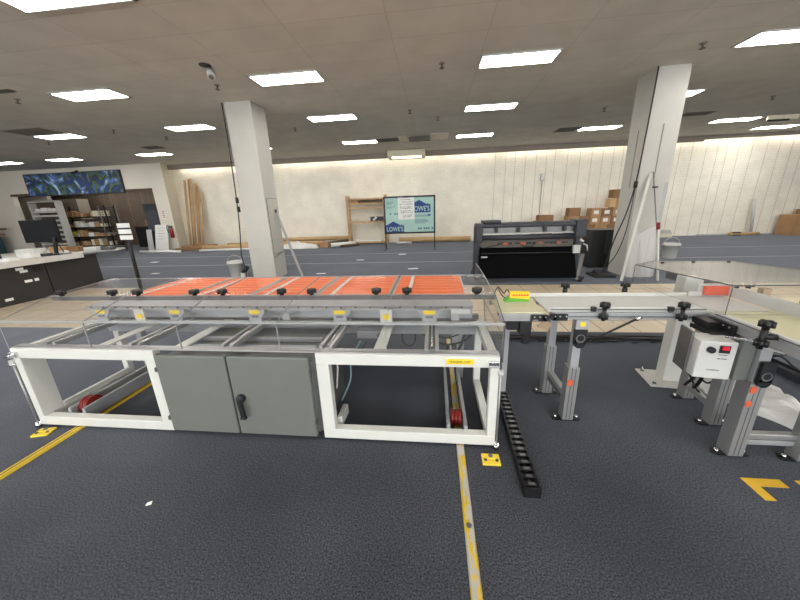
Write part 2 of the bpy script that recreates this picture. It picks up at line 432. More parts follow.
# ceiling lights
lights = []
proto = None
def light(x0, y0, y1, label, w=1.25, group=None):
    global proto
    cx, cy = x0+w/2, (y0+y1)/2; L = (y1-y0)
    t = thing('ceiling_light', (cx, cy, ZC), label, 'ceiling light', group)
    if proto is None or abs(proto[1]-L) > 1e-6 or abs(proto[2]-w) > 1e-6:
        f = B()
        fw = .035
        for a in ((x0, x0+w, y0, y0+fw), (x0, x0+w, y1-fw, y1), (x0, x0+fw, y0, y1), (x0+w-fw, x0+w, y0, y1)): f.box(a[0], a[1], a[2], a[3], ZC-.018, ZC-.0005)
        fo = f.build('frame', M['white'], t)
        d = B().box(x0+fw, x0+w-fw, y0+fw, y1-fw, ZC-.012, ZC-.001).build('diffuser', M['lamp'], t)
        proto = (t, L, w)
    else:
        for ch in proto[0].children:
            c = ch.copy(); C.objects.link(c); c.parent = t
    return t
RR = {1: (5.9, 6.4), 2: (8.45, 8.95), 3: (11.55, 12.05)}
G = 'rectangular lights let into the ceiling tiles'
light(-7.15, *RR[1], 'lit rectangular ceiling light at the left edge, above the desk with the monitor', group=G)
light(-3.195, *RR[1], 'lit ceiling light just right of and in front of the left column', group=G)
light(.75, *RR[1], 'large lit ceiling light high in the middle right, third tile row', group=G)
light(4.71, *RR[1], 'large lit ceiling light cut by the right edge of the picture', group=G)
light(-11.16, *RR[2], 'lit ceiling light beside the grey ceiling vent at far left', group=G)
light(-7.15, *RR[2], 'lit ceiling light left of the left column, middle row', group=G)
light(-3.195, *RR[2], 'lit ceiling light right of the left column, middle row', group=G)
light(.75, *RR[2], 'lit ceiling light in the middle row above the cutting machine', group=G)
light(4.71, *RR[2], 'lit ceiling light half hidden behind the right column', group=G)
light(-15.05, *RR[3], 'distant lit ceiling light above the wall mural', group=G)
light(-17.8, *RR[3], 'distant lit ceiling light at the left edge in front of the mural wall', group=G)
light(-11.16, *RR[3], 'distant lit ceiling light above the leaning cardboard tubes', group=G)
light(-7.15, *RR[3], 'distant lit ceiling light mostly hidden behind the left column', group=G)
light(-3.195, *RR[3], 'distant lit ceiling light above the wooden shelf, next to a brown vent', group=G)
light(.75, *RR[3], 'distant lit ceiling light right of the framed foam board', group=G)
light(4.71, *RR[3], 'distant lit ceiling light left of the right column beside a dark vent', group=G)
light(8.65, *RR[3], 'distant lit ceiling light right of the right column', group=G)
light(11.2, 13.1, 13.6, 'distant lit ceiling light at the right edge near the ceiling recess', group=G)
light(-4.6, 3.36, 3.86, 'large lit ceiling light cut off by the top left edge', 1.4, group=G)
for y in (.6, -2.2, -5.0):
    for x in (-11.16, -7.15, -3.195, .75, 4.71, 8.65):
        light(x, y, y+.5, 'lit ceiling light behind the viewer, out of the picture', group='ceiling lights behind the camera')
for x in (8.65, 12.55): light(x, *RR[1], 'lit ceiling light beyond the right edge, out of the picture', group='ceiling lights beyond the right edge')
light(-11.16, *RR[1], 'lit ceiling light beyond the left edge, out of the picture')
light(12.55, *RR[2], 'lit ceiling light far beyond the right edge, out of the picture')

# vents, sprinklers and other ceiling fittings
def vent(x0, x1, y0, y1, label, m):
    t = thing('ceiling_vent', ((x0+x1)/2, (y0+y1)/2, ZC), label, 'vent', 'flush ceiling vents')
    B().box(x0, x1, y0, y1, ZC-.008, ZC-.001).build('frame', m, t)
    b = B(); n = 6
    for k in range(n):
        y = y0+(y1-y0)*(k+.5)/n; b.box(x0+.05, x1-.05, y-.01, y+.01, ZC-.016, ZC-.007)
    b.build('slats', M['vent_dark'], t)
vent(-11.2, -10.0, 7.8, 8.4, 'grey ceiling vent in front of the second left light', M['soffit'])
vent(4.0, 4.66, 11.5, 12.1, 'dark ceiling vent left of the light by the right column', M['vent_dark'])
vent(-1.93, -1.2, 11.5, 12.0, 'brown vent right of the light above the shelf', M['vent_dark'])
vent(7.0, 7.8, 10.5, 10.9, 'grey vent in front of the light right of the right column', M['soffit'])
vent(-8.25, -7.55, 5.62, 5.74, 'narrow slot vent left of the first left ceiling light', M['vent_dark'])
vent(-9.9, -9.2, 10.5, 10.9, 'small grey vent near the light above the leaning tubes', M['soffit'])

spr = [(-8.03, 6.06, 'at far left beside the desk light'), (-8.58, 8.45, 'left of the left column'), (-7.96, 9.5, 'behind the light left of the column'),
       (-11.6, 9.2, 'behind the far left vent'), (-3.9, 9.45, 'just right of the left column'), (.14, 6.07, 'left of the large middle light'),
       (-.57, 8.5, 'above the framed foam board'), (.12, 9.3, 'left of the middle-row light over the plotter'), (4.13, 6.15, 'to the right of the right column, near the viewer'), (8.1, 9.4, 'at the right edge of the ceiling'),
       (4.36, 9.5, 'left of the right column'), (-3.95, 6.19, 'under the round detector'), (5.95, 9.15, 'immediately right of the right column')]
for x, y, w in spr:
    t = thing('sprinkler_head', (x, y, ZC), 'small dark ceiling sprinkler head '+w, 'sprinkler', 'ceiling sprinkler heads')
    B().cyl((x, y, ZC), (x, y, ZC-.012), .05, M['soffit']).build('escutcheon', None, t)
    B().cyl((x, y, ZC-.01), (x, y, ZC-.07), .014, M['vent_dark']).cyl((x, y, ZC-.07), (x, y, ZC-.078), .04, M['vent_dark']).build('sprinkler', None, t)
t = thing('spotlight', (-3.6, 5.45, ZC), 'round white spotlight swivelled out of a dark hole in the ceiling', 'spotlight')
B().cyl((-3.6, 5.42, ZC+.002), (-3.6, 5.42, ZC-.006), .09, M['black'], 20).build('housing_hole', None, t)
B().cyl((-3.60, 5.52, ZC-.03), (-3.55, 5.45, ZC-.16), .05, M['white'], 16, .06).build('lamp_head', None, t)
B().cyl((-3.551, 5.452, ZC-.158), (-3.5485, 5.4485, ZC-.164), .04, M['vent_dark'], 16).build('lamp_lens', None, t)
# two hanging boxes and the bright fitting at the far ceiling edge
t = thing('ceiling_heater', (-.47, 11.5, 3.72), 'dark box hanging below the ceiling above the framed foam board', 'heater')
B().box(-.82, -.12, 11.45, 11.6, 3.70, 3.81, M['vent_dark']).build('housing', None, t, .01)
for x in (-.72, -.22): B().cyl((x, 11.52, 3.80), (x, 11.52, ZC), .01, M['alu']).build('hanger', None, t)
struct(B().box(-1.19, -.9, 11.2, 12.1, ZC-.006, ZC-.001).box(-.1, .5, 11.2, 12.1, ZC-.006, ZC-.001), 'trim_5', M['cream_unit'], 'pale patches painted as ceiling glow around the hanging box')  # paler colour stands for the lit area of the ceiling here
t = thing('glow_fitting', (-1.1, 13.9, 3.5), 'cream box fitting with added glowing underside at the top of the back wall above the shelf', 'light')
B().prism([(13.72, 3.60), (14.3, 3.52), (14.3, 3.82), (13.72, 3.82)], 'x', -1.88, -.34, M['cream_unit']).build('housing', None, t, .01)
B().box(-1.72, -.50, 13.80, 14.22, 3.545, 3.56, M['added_glow'], Matrix.Translation((0, 0, 0))).build('diffuser', None, t)  # glowing panel added to give the cream box its bright patch
t = thing('ceiling_recess', (10.6, 11.8, ZC), 'cream recess edge with a black slot at the far right ceiling', 'recess')
B().box(9.95, 10.75, 11.5, 11.56, ZC-.13, ZC-.002, M['cream_unit']).build('panel', None, t)
B().box(9.9, 10.5, 11.47, 11.50, ZC-.17, ZC-.12, M['black']).build('slot', None, t)
t = thing('security_camera', (-16.2, 13.5, 3.66), 'small black security camera above the mural', 'camera')
B().box(-16.24, -16.16, 13.56, 13.65, 3.64, 3.70, M['black']).build('mount', None, t)
B().cyl((-16.2, 13.6, 3.62), (-16.2, 13.38, 3.58), .05, M['black']).build('camera_body', None, t)

# mural board above the opening
t = thing('mural_board', (-16.7, 13.6, 2.7), 'long board painted with blue and green swirls above the opening', 'mural')
B().box(-19.0, -14.05, 13.56, 13.64, 2.68, 3.62, M['mural']).build('painted_panel', None, t)
b = B()
for a in ((-19.02, -14.03, 2.66, 2.69), (-19.02, -14.03, 3.61, 3.64), (-19.02, -18.99, 2.66, 3.64), (-14.06, -14.03, 2.66, 3.64)): b.box(a[0], a[1], 13.55, 13.645, a[2], a[3])
b.build('frame', M['dark_grey'], t)

# ------------------------------------------------------------------ TRANSFER CART
cart = thing('transfer_cart', (-1.33, 2.1, 0), 'long white-framed transfer cart with clear acrylic lids and grey cabinet in the foreground', 'cart')
W = M['white_frame']; yF = 1.74; zt = .665; zb = .035
def ring(x0, x1, pl, pr, deepL, deepR):
    b = B()
    b.box(x0, x1, yF, yF+.06, zt-.070, zt+.006); b.box(x0, x1, yF, yF+.06, zb-.012, zb+.062)
    b.box(x0, x0+pl, yF, yF+deepL, zb+.062, zt-.070); b.box(x1-pr, x1, yF, yF+deepR, zb+.062, zt-.070)
    return b
ring(-3.06, -1.92, .055, .075, .14, .06).build('front_frame', W, cart, .004)
ring(-.765, .397, .085, .055, .06, .06).build('front_frame', W, cart, .004)
for x0 in (-3.06, .342):
    B().box(x0, x0+.055, yF+.06, 2.5, zt-.062, zt-.004).build('side_rail', W, cart, .003)
    B().box(x0, x0+.055, yF+.06, 2.5, zb, zb+.055).build('side_rail', W, cart, .003)
    B().box(x0, x0+.055, 2.45, 2.505, zb+.055, zt-.062).build('rear_post', W, cart, .003)
for x in (.32, -3.04):
    pass
B().box(-3.005, .342, 2.38, 2.44, .545, .628).build('rear_beam', M['alu_plate'], cart, .003)
B().box(-3.06, .397, yF+.012, yF+.075, zt+.006, zt+.013).build('front_trim', M['alu'], cart, .002)
b = B()
for x, z in ((.357, .60), (.385, .60)): b.cyl((x, 2.30, zt-.01), (x, 2.30, zt+.002), .012, M['black'])
b.build('bolts', None, cart)
# cabinet
B().box(-1.90, -.80, 1.765, 2.34, .05, .605).build('cabinet_body', M['cab_grey'], cart, .003)
B().box(-.80, -.772, 1.77, 2.30, .06, .63, M['alu_dark']).build('cabinet_side', None, cart)
d1 = B().box(-1.912, -1.392, 1.728, 1.764, .035, .643).build('door', M['cab_grey'], cart, .008)
d2 = B().box(-1.380, -.812, 1.728, 1.764, .035, .643).build('door', M['cab_grey'], cart, .008)
h = B(); h.cyl((-1.318, 1.729, .335), (-1.318, 1.700, .335), .03, M['black'], 18); h.cyl((-1.318, 1.70, .335), (-1.318, 1.694, .335), .024, M['dark_grey'], 18)
h.bar((-1.322, 1.697, .34), (-1.305, 1.690, .20), .032, .02, M['black'], (0, 1, 0)); h.box(-1.327, -1.284, 1.675, 1.70, .192, .205, M['black'])
h.build('handle', None, d2, .004)
for z in (.13, .52): B().box(-.816, -.806, 1.722, 1.76, z, z+.03, M['alu_dark']).build('hinge', None, d2)
for z in (.13, .52): B().box(-1.922, -1.908, 1.722, 1.76, z, z+.03, M['alu_dark']).build('hinge', None, d1)
B().box(-1.85, -.83, 1.9, 1.93, .612, .64).box(-1.85, -.83, 2.05, 2.09, .612, .635).build('cabinet_top_bars', M['alu_plate'], cart)
# linear rails across the top
RX = [-2.80, -2.11, -1.41, -.71, -.015]
for x in RX:
    b = B()
    for s in (-.034, .034): b.box(x+s-.012, x+s+.012, 1.80, 2.33, .662, .698, M['alu'])
    b.box(x-.022, x+.022, 1.80, 2.33, .662, .672, M['alu_dark']); b.box(x-.05, x+.05, 1.80, 1.83, .655, .675, M['alu_plate'])
    b.cyl((x, 1.84, .686), (x, 2.32, .686), .006, M['chrome'])
    b.build('linear_rail', None, cart, .002)
for x in (-2.42, -1.80, -.36):
    B().box(x-.04, x+.04, 1.80, 2.40, .650, .662).build('cross_bar', W, cart, .002)
# tie rod and screwed bar
B().box(-2.99, .40, 2.225, 2.245, .690, .712).build('tie_bar', M['alu'], cart, .002)
b = B().box(-3.0, .26, 2.243, 2.262, .795, .812, M['alu'])
k = -2.95
while k < .22:
    b.cyl((k, 2.255, .812), (k, 2.255, .826), .009, M['alu_dark'], 8); k += .117
b.build('screwed_bar', None, cart)
b = B().box(.13, .27, 2.235, 2.262, .775, .805, M['white'])
b.build('end_block', None, cart)
B().box(-3.05, .30, 2.30, 2.56, .80, .815).build('top_plate', M['alu_plate'], cart)
B().box(-3.05, .30, 2.34, 2.37, .70, .80, M['alu_plate']).build('rear_fascia', None, cart)
B().box(-3.05, .36, 2.42, 2.46, .628, .70, M['alu_dark']).build('rear_fascia', None, cart)
# stickered brackets
def bracket(x, wide):
    b = B()
    if wide: b.prism([(x-.085, .812), (x-.085, .785), (x-.052, .75), (x-.052, .69), (x+.052, .69), (x+.052, .75), (x+.085, .785), (x+.085, .812)], 'y', 2.212, 2.222, M['alu_plate'])
    else: b.box(x-.046, x+.046, 2.212, 2.222, .69, .812, M['white'])
    o = b.build('bracket', None, cart)
    st = B()
    if wide: st.box(x-.045, x+.045, 2.209, 2.213, .778, .806, M['sticker_yellow']).box(x-.028, x+.028, 2.209, 2.213, .745, .764, M['alu_dark'])
    else: st.box(x-.026, x+.026, 2.209, 2.213, .735, .775, M['sticker_yellow'])
    st.build('sticker', None, o)
for x in RX: bracket(x-.02, True)
for x in (-2.46, -.365): bracket(x, False)
b = B()
for x in (-1.19, .16): b.box(x-.03, x+.03, 2.25, 2.26, .715, .77)
b.build('small_plates', M['alu_plate'], cart)
# knob strip, lids, front screens
B().box(-3.06, .42, 2.085, 2.125, .930, .958).build('lid_strip', M['strip'], cart, .002)
sx = [-3.10, -2.41, -1.71, -1.005, -.30, .414]
AC, AE, AD = M['acrylic'], M['acrylic_edge'], M['acrylic_edge_dark']
for a, c in zip(sx[:-1], sx[1:]):
    B().box(a+.002, c-.002, 1.762, 1.770, .678, .868, AC).build('acrylic_screen', None, cart)
    B().slab([(a+.002, 1.768, .874), (c-.002, 1.768, .874), (c-.002, 2.10, .962), (a+.002, 2.10, .962)], .006, AC, AE).build('acrylic_lid', None, cart)
    B().slab([(a+.002, 2.102, .962), (c-.002, 2.102, .962), (c-.002, 2.62, .989), (a+.002, 2.62, .989)], .006, AC, AE).build('acrylic_lid', None, cart)
B().box(-3.10, .416, 1.757, 1.768, .866, .878).build('edge_strip', AE, cart)
for x, e in ((-3.104, AE), (.418, AD)):
    poly = [(1.765, .62), (1.765, .872), (2.10, .962), (2.62, .989), (3.14, 1.0), (3.14, .82), (2.56, .80), (2.45, .62)] if x > 0 else [(1.765, .62), (1.765, .872), (2.10, .962), (2.62, .989), (2.62, .80), (2.45, .62)]
    B().prism(poly, 'x', x-.003, x+.003, AC, e).build('acrylic_side', None, cart)
# vertical seam strips of the front screens
for x in sx[1:-1]: B().box(x-.002, x+.002, 1.757, 1.765, .68, .866, AE).build('screen_seam', None, cart)
def star_knob(b, x, y, z, r=.028, m=None):
    m = m or M['black']
    b.cyl((x, y, z), (x, y, z+.022), r*.5, m, 12)
    b.cyl((x, y, z+.016), (x, y, z+.044), r*.72, m, 14)
    for k in range(5):
        t = 2*math.pi*k/5+.3
        b.cyl((x+math.cos(t)*r*.72, y+math.sin(t)*r*.72, z+.014), (x+math.cos(t)*r*.72, y+math.sin(t)*r*.72, z+.044), r*.40, m, 10)
for x in (-2.98, -2.52, -2.30, -1.82, -1.59, -1.12, -.89, -.41, -.19, .295):
    b = B(); star_knob(b, x, 2.105, .964, .032); b.build('star_knob', None, cart)
# orange roller beds
ox = [-3.10, -2.42, -1.75, -1.10, -.39, .303]
for i, (a, c) in enumerate(zip(ox[:-1], ox[1:])):
    g = .012; y0, y1 = 2.60, 3.50
    b = B().box(a+g+.012, c-g-.012, y0+.012, y1-.02, .775, .798, M['orange'])
    n = 8
    for k in range(1, n):
        y = y0+(y1-y0)*k/n; b.box(a+g+.012, c-g-.012, y-.005, y+.005, .796, .803, M['orange_light'])
    bed = b.build('orange_bed', None, cart)
    f = B()
    f.box(a+g, a+g+.014, y0, y1, .765, .806); f.box(c-g-.014, c-g, y0, y1, .765, .806)
    f.box(a+g, c-g, y1-.022, y1, .765, .806); f.box(a+g, c-g, y0, y0+.012, .765, .806)
    f.build('bed_frame', M['white'], bed)
    ch = B(); xx = a+.16; y = y0+.03
    ch.box(xx-.004, xx+.004, y0+.01, y1-.02, .797, .801, M['orange_light'])
    while y < y1-.04:
        ch.box(xx-.016, xx+.016, y, y+.034, .80, .812, M['paper']); y += .06
    ch.build('bead_chain', None, bed)
    B().box(a+.03, c-.03, 2.62, 3.48, .66, .764, M['alu_dark']).build('bed_body', None, bed)
for x in (-3.0, -1.4, .24):
    for y in (2.66, 3.42): B().box(x-.03, x+.03, y-.03, y+.03, .0, .66, M['alu_plate']).build('bed_leg', None, cart)
# channels with red wheels running on the floor rails
def channel(xa, xb, z1, label):
    for x in (xa, xb): B().box(x-.012, x+.012, 1.80, 2.62, .035, z1).build('wheel_channel', M['alu_plate'], cart, .002)
channel(.098, .214, .118, '')
channel(-2.85, -2.725, .135, '')
B().box(-3.02, -2.995, 1.88, 2.46, .10, .135).build('side_brace', W, cart, .002)
def wheel(xc, y, w, r):
    z = .014+r
    t = B(); t.cyl((xc-w/2, y, z), (xc-w*.18, y, z), r, M['wheel_red'], 26, r*.9); t.cyl((xc-w*.18, y, z), (xc+w*.18, y, z), r*.9, M['wheel_red'], 26); t.cyl((xc+w*.18, y, z), (xc+w/2, y, z), r*.9, M['wheel_red'], 26, r)
    o = t.build('wheel', None, cart)
    B().cyl((xc-w/2-.04, y, z), (xc+w/2+.045, y, z), .014, M['black'], 12).cyl((xc+w/2+.03, y, z), (xc+w/2+.045, y, z), .03, M['black'], 12).build('axle', None, o)
wheel(.156, 1.95, .075, .062)
wheel(-2.80, 1.92, .07, .076)
# latches, levelling rods, label
for x, s in ((-3.03, -1), (.36, 1)):
    b = B().box(x-.03, x+.03, 1.722, 1.742, .612, .645, M['chrome']).box(x-.035, x+.035, 1.715, 1.724, .606, .618, M['alu'])
    b.cyl((x, 1.72, .63), (x, 1.735, .63), .016, M['chrome']); b.build('latch', None, cart, .003)
    xx = -3.075 if s < 0 else .405
    b = B().cyl((xx, 1.735, .03), (xx, 1.735, .56), .006, M['alu']).cyl((xx, 1.735, .555), (xx, 1.735, .58), .017, M['white']).cyl((xx, 1.735, .006), (xx, 1.735, .04), .018, M['chrome'])
    b.build('locking_pin', None, cart)
B().cyl((-3.10, 1.72, .61), (-3.02, 1.72, .63), .007, M['chrome']).build('pin', None, cart)
B().cyl((-3.10, 1.72, .545), (-3.05, 1.73, .548), .007, M['chrome']).build('pin', None, cart)
lb = B().box(.075, .240, 1.735, 1.741, .618, .652, M['sticker_yellow']).build('warning_label', None, cart)
text('lettering', 'TRANSFER CART', (.1575, 1.7345, .635), (1, 0, 0), (0, 0, 1), .012, .13, M['ink'], lb)
# cables and small units under the cart
b = B()
b.tube([(-.70, 1.98, .60), (-.69, 1.93, .45), (-.70, 1.90, .32)], .007, M['white'])
b.tube([(-.55, 2.1, .60), (-.62, 2.05, .48), (-.61, 1.96, .36), (-.67, 1.90, .22)], .006, M['blue_tube'])
b.tube([(-.50, 2.1, .60), (-.57, 2.05, .50), (-.60, 2.02, .42)], .005, M['black'])
b.build('air_hoses', None, cart)
B().box(-.690, -.652, 1.82, 1.98, .06, .135, M['white']).build('junction_box', None, cart, .004)
B().box(-.60, -.36, 2.20, 2.30, .58, .64, M['alu_plate']).cyl((-.42, 2.20, .61), (-.42, 2.185, .61), .02, M['alu_dark']).build('motor', None, cart)
b = B()
b.tube([(-.28, 2.5, .52), (-.27, 2.5, .42), (-.22, 2.5, .38), (-.17, 2.5, .42), (-.16, 2.5, .54)], .007, M['black'])
b.tube([(-.1, 2.5, .5), (.03, 2.5, .42), (.15, 2.5, .40), (.28, 2.5, .45), (.34, 2.5, .54)], .008, M['black'])
b.tube([(-.06, 2.5, .54), (.1, 2.52, .45), (.3, 2.5, .54)], .006, M['black'])
b.tube([(.19, 2.5, .3), (.24, 2.5, .42), (.27, 2.5, .54)], .013, M['dark_grey'])
b.build('cable_loops', None, cart)
b = B().box(.10, .13, 2.4, 2.46, .36, .42).box(.13, .17, 2.4, 2.46, .34, .37).box(-.02, .03, 2.42, 2.5, .48, .56)
b.build('cable_clips', M['black'], cart)

# ------------------------------------------------------------------ floor rails, blocks, chain
b = B().prism([(.148, 0), (.198, 0), (.192, .014), (.154, .014)], 'y', -.4, 3.5, M['rail_worn']); o = b.build('floor_rail')
tag(o, 'long worn aluminium floor rail with flaking yellow paint running out at the bottom', 'floor rail', 'guide rails fixed to the carpet')
B().cyl((.172, 1.19, .014), (.172, 1.19, .0175), .014, M['alu_dark'], 16).build('screw', None, o)
b = B().prism([(-2.765, 0), (-2.705, 0), (-2.712, .016), (-2.758, .016)], 'y', -.4, 3.4, M['rail_yellow']); o = b.build('floor_rail')
tag(o, 'bright yellow floor rail running out at the left edge', 'floor rail', 'guide rails fixed to the carpet')
B().box(-2.738, -2.732, -.4, 3.4, .016, .0175, M['ink']).build('centre_groove', None, o)
def block(x, y, rot, label):
    t = thing('floor_block', (x, y, 0), label, 'floor block', 'yellow locking blocks on the carpet')
    B().box(x-.055, x+.055, y-.043, y+.043, 0, .014, M['yellow']).build('base_plate', None, t, .002)
    b = B()
    for dx in (-.035, .035): b.cyl((x+dx, y-.012, .014), (x+dx, y-.012, .019), .010, M['ink'], 10)
    b.cyl((x, y+.018, .014), (x, y+.018, .024), .014, M['alu_dark'], 12); b.box(x-.03, x+.03, y-.002, y+.034, .013, .019, M['yellow'])
    b.build('bolts', None, t); t.rotation_euler.z = rot
block(-2.955, 1.675, .25, 'yellow bolted block at the left front foot of the cart')
block(.355, 1.635, 0, 'yellow bolted block at the right front corner of the cart')
t = thing('cable_chain', (.55, 1.95, 0), 'black segmented cable drag chain lying beside the right end of the cart', 'cable chain')
n = 20
for k in range(n):
    y = 1.42+k*.053; x = .535+(k/n)*.03; b = B()
    b.box(x-.045, x-.034, y-.03, y+.03, .0, .062, M['black']); b.box(x+.034, x+.045, y-.03, y+.03, .0, .062, M['black'])
    b.box(x-.04, x+.04, y-.012, y+.018, .052, .058, M['black']); b.box(x-.04, x+.04, y-.012, y+.018, .002, .008, M['black'])
    b.box(x-.014, x+.02, y-.006, y+.012, .058, .0595, M['alu_dark'])
    if k == 0: b.box(x-.045, x+.045, y-.036, y-.026, 0, .062, M['black'])
    b.build('link', None, t)
B().tube([(.535, 1.44, .03), (.55, 2.0, .03), (.565, 2.45, .03)], .013, M['dark_grey']).build('cables', None, t)

# floor tape and scraps
b = B().prism([(1.738, 1.603), (1.805, 1.600), (1.945, 1.617), (1.925, 1.555), (1.835, 1.553)], 'z', 0, .0015, M['tape_yellow'])
b = B().box(1.755, 1.945, 1.550, 1.605, 0, .0016, M['tape_yellow']).prism([(1.745, 1.605), (1.80, 1.605), (1.80, 1.46), (1.745, 1.46)], 'z', 0, .0014, M['tape_yellow'])
tag(b.build('floor_tape', None), 'yellow tape corner mark on the carpet right of the centre', 'tape', 'yellow tape marks')
tag(B().box(2.02, 2.2, 1.55, 1.605, 0, .0016, M['tape_yellow']).build('floor_tape', None), 'yellow tape strip cut off by the right edge', 'tape', 'yellow tape marks')
def scrap(x, y, w, d, label, rot=.4):
    b = B(); b.slab([(x-w, y-d, .001), (x+w, y-d, .001), (x+w, y+d, .006), (x-w, y+d, .001)], .0012, M['paper']); o = b.build('paper_scrap'); o.rotation_euler.z = rot
    tag(o, label, 'paper', 'paper scraps on the carpet')
scrap(-1.60, 1.187, .014, .010, 'tiny white paper scrap alone on the foreground carpet')
scrap(-9.9, 10.0, .14, .08, 'white paper scrap on the carpet behind the left end of the orange beds', 0)
scrap(-7.9, 7.9, .12, .05, 'white paper scrap beside the black sign pole', 0)
scrap(-2.35, 9.7, .12, .05, 'white paper scrap in front of the wooden shelf', 0)
scrap(-1.1, 10.8, .12, .06, 'white paper scrap in front of the framed board', 0)
scrap(-.55, 8.1, .13, .05, 'white paper scrap behind the right end of the orange beds', .1)
scrap(-2.9, 7.6, .12, .04, 'white paper scrap right of the leaning metal pole', .1)

# ------------------------------------------------------------------ conveyors
def belt_conveyor(t, x0, x1, y0, y1, zt, mb, along='x'):
    pass
# short cream conveyor
t = thing('belt_conveyor', (.6, 2.2, 0), 'short cream-belted conveyor at the right end of the cart', 'conveyor', None)
B().box(.44, .745, 2.055, 2.41, .835, .850, M['belt_cream']).build('belt', None, t, .004)
B().box(.44, .70, 2.035, 2.055, .79, .842, M['alu']).build('side_rail', None, t, .003)
B().box(.44, .70, 2.41, 2.43, .79, .842, M['alu']).build('side_rail', None, t, .003)
b = B().box(.645, .74, 2.020, 2.036, .795, .840, M['black']).cyl((.74, 2.020, .8175), (.74, 2.036, .8175), .0225, M['black'], 16)
for x in (.665, .70, .735): b.cyl((x, 2.020, .826), (x, 2.016, .826), .005, M['alu'], 8)
b.box(.655, .69, 2.018, 2.021, .802, .807, M['alu']); b.build('end_bracket', None, t)
B().box(.50, .66, 2.06, 2.40, .715, .785, M['black']).box(.58, .66, 2.04, 2.14, .69, .785, M['black']).build('drive_motor', None, t, .006)
B().box(.55, .59, 2.33, 2.37, 0.012, .72, M['alu_plate']).box(.53, .61, 2.28, 2.42, 0, .012, M['alu']).build('leg', None, t)
B().box(.66, .70, 2.20, 2.24, .55, .72, M['black']).build('motor_bracket', None, t)
t = thing('label_block', (.62, 2.3, .85), 'small green block with a yellow label on the short cream conveyor', 'block')
B().prism([(.525, .850), (.70, .850), (.705, .872), (.56, .878)], 'y', 2.29, 2.35, M['green']).build('body', None, t)
o = B().slab([(.562, 2.30, .878), (.705, 2.285, .872), (.715, 2.33, .918), (.572, 2.345, .918)], .004, M['sticker_yellow']).build('label', None, t)
b = B()
for k in range(6): b.box(.585+k*.02, .600+k*.02, 2.300, 2.305, .893, .903, M['orange_sticker'])
b.build('print', None, o)
t = thing('card_tag', (.76, 2.1, .70), 'brown card tag hanging between the two conveyors', 'tag')
B().slab([(.735, 2.06, .800), (.80, 2.06, .765), (.77, 2.06, .705), (.70, 2.06, .74)], .003, M['brown_tag']).build('card', None, t)
t = thing('cable_tangle', (.55, 2.6, .85), 'tangle of black wire with a small black plug behind the short conveyor', 'cable')
b = B(); b.tube([(.46, 2.40, .856), (.50, 2.42, .93), (.54, 2.39, .89), (.57, 2.42, .91), (.60, 2.41, .865)], .004, M['black'])
b.tube([(.50, 2.42, .92), (.53, 2.40, .87), (.55, 2.38, .855)], .004, M['black']); b.build('wire', None, t)
B().box(.585, .65, 2.38, 2.42, .851, .878, M['black']).build('plug', None, t, .004)

def leg(t, x, y, top, sticker=False, rot=0, wide=.075, foot_dir='x', lower=.47):
    """telescopic aluminium leg on a black foot plate"""
    b = B().box(x-wide/2, x+wide/2, y-wide/2, y+wide/2, .014, lower, M['alu'])
    for s in (-.012, .012): b.box(x+s-.003, x+s+.003, y-wide/2-.0015, y-wide/2+.001, .02, lower, M['alu_dark'])
    lg = b.build('leg', None, t, .003)
    w2 = wide*.36
    B().box(x-w2, x+w2, y-w2, y+w2, lower, top, M['alu_plate']).build('inner_post', None, lg, .002)
    f = B()
    if foot_dir == 'x': f.box(x-.085, x+.085, y-.03, y+.03, .004, .014, M['black']); ends = ((x-.075, y), (x+.075, y))
    else: f.box(x-.03, x+.03, y-.085, y+.085, .004, .014, M['black']); ends = ((x, y-.075), (x, y+.075))
    for ex, ey in ends: f.cyl((ex, ey, 0), (ex, ey, .008), .026, M['black'], 14); f.cyl((ex, ey, .008), (ex, ey, .03), .012, M['chrome'], 10)
    f.build('foot', None, lg)
    if sticker:
        B().box(x-wide/2+.004, x-wide/2+.036, y-wide/2-.003, y-wide/2, .30, .345, M['orange_sticker']).build('sticker', None, lg)
    return lg

cv = thing('belt_conveyor', (1.4, 2.25, 0), 'long white-belted conveyor with black star knobs right of the cart', 'conveyor')
B().box(.765, 2.10, 2.075, 2.42, .842, .854, M['belt_white']).build('belt', None, cv, .003)
b = B().box(.80, 2.06, 2.05, 2.072, .800, .846, M['alu_plate']); b.box(.80, 2.06, 2.047, 2.05, .815, .825, M['alu_dark']); b.build('side_rail', None, cv, .002)
B().box(.80, 2.06, 2.42, 2.44, .79, .846, M['alu_plate']).build('side_rail', None, cv, .002)
B().box(.745, 2.10, 2.425, 2.442, .846, .878, M['white_frame']).build('guide_rail', None, cv, .003)
B().box(.775, 1.72, 2.055, 2.075, .862, .882, M['white']).box(.775, 1.72, 2.050, 2.056, .866, .873, M['strip']).build('guide_rail', None, cv, .003)
b = B().box(.79, .88, 2.030, 2.048, .797, .842, M['black']).cyl((.79, 2.030, .8195), (.79, 2.048, .8195), .0225, M['black'], 16)
for x in (.80, .83, .87): b.cyl((x, 2.030, .828), (x, 2.026, .828), .005, M['alu'], 8)
b.build('end_bracket', None, cv)
for x, y, z in ((1.02, 2.462, .895), (1.455, 2.462, .895)):
    b = B(); b.cyl((x, y, z-.03), (x, y, z+.01), .018, M['black'], 10); star_knob(b, x, y, z+.01, .030); b.build('star_knob', None, cv)
for x in (1.10, 1.565):
    b = B(); star_knob(b, x, 2.03, .878, .028); b.cyl((x, 2.03, .80), (x, 2.03, .878), .012, M['black'], 10); star_knob(b, x, 2.03, .80, .026)
    b.bar((x-.07, 2.045, .875), (x+.02, 2.03, .845), .012, .012, M['chrome']); b.box(x-.075, x-.045, 2.035, 2.06, .860, .888, M['black']); b.bar((x, 2.03, .82), (x+.05, 1.99, .80), .012, .006, M['alu'])
    b.build('star_knob', None, cv)
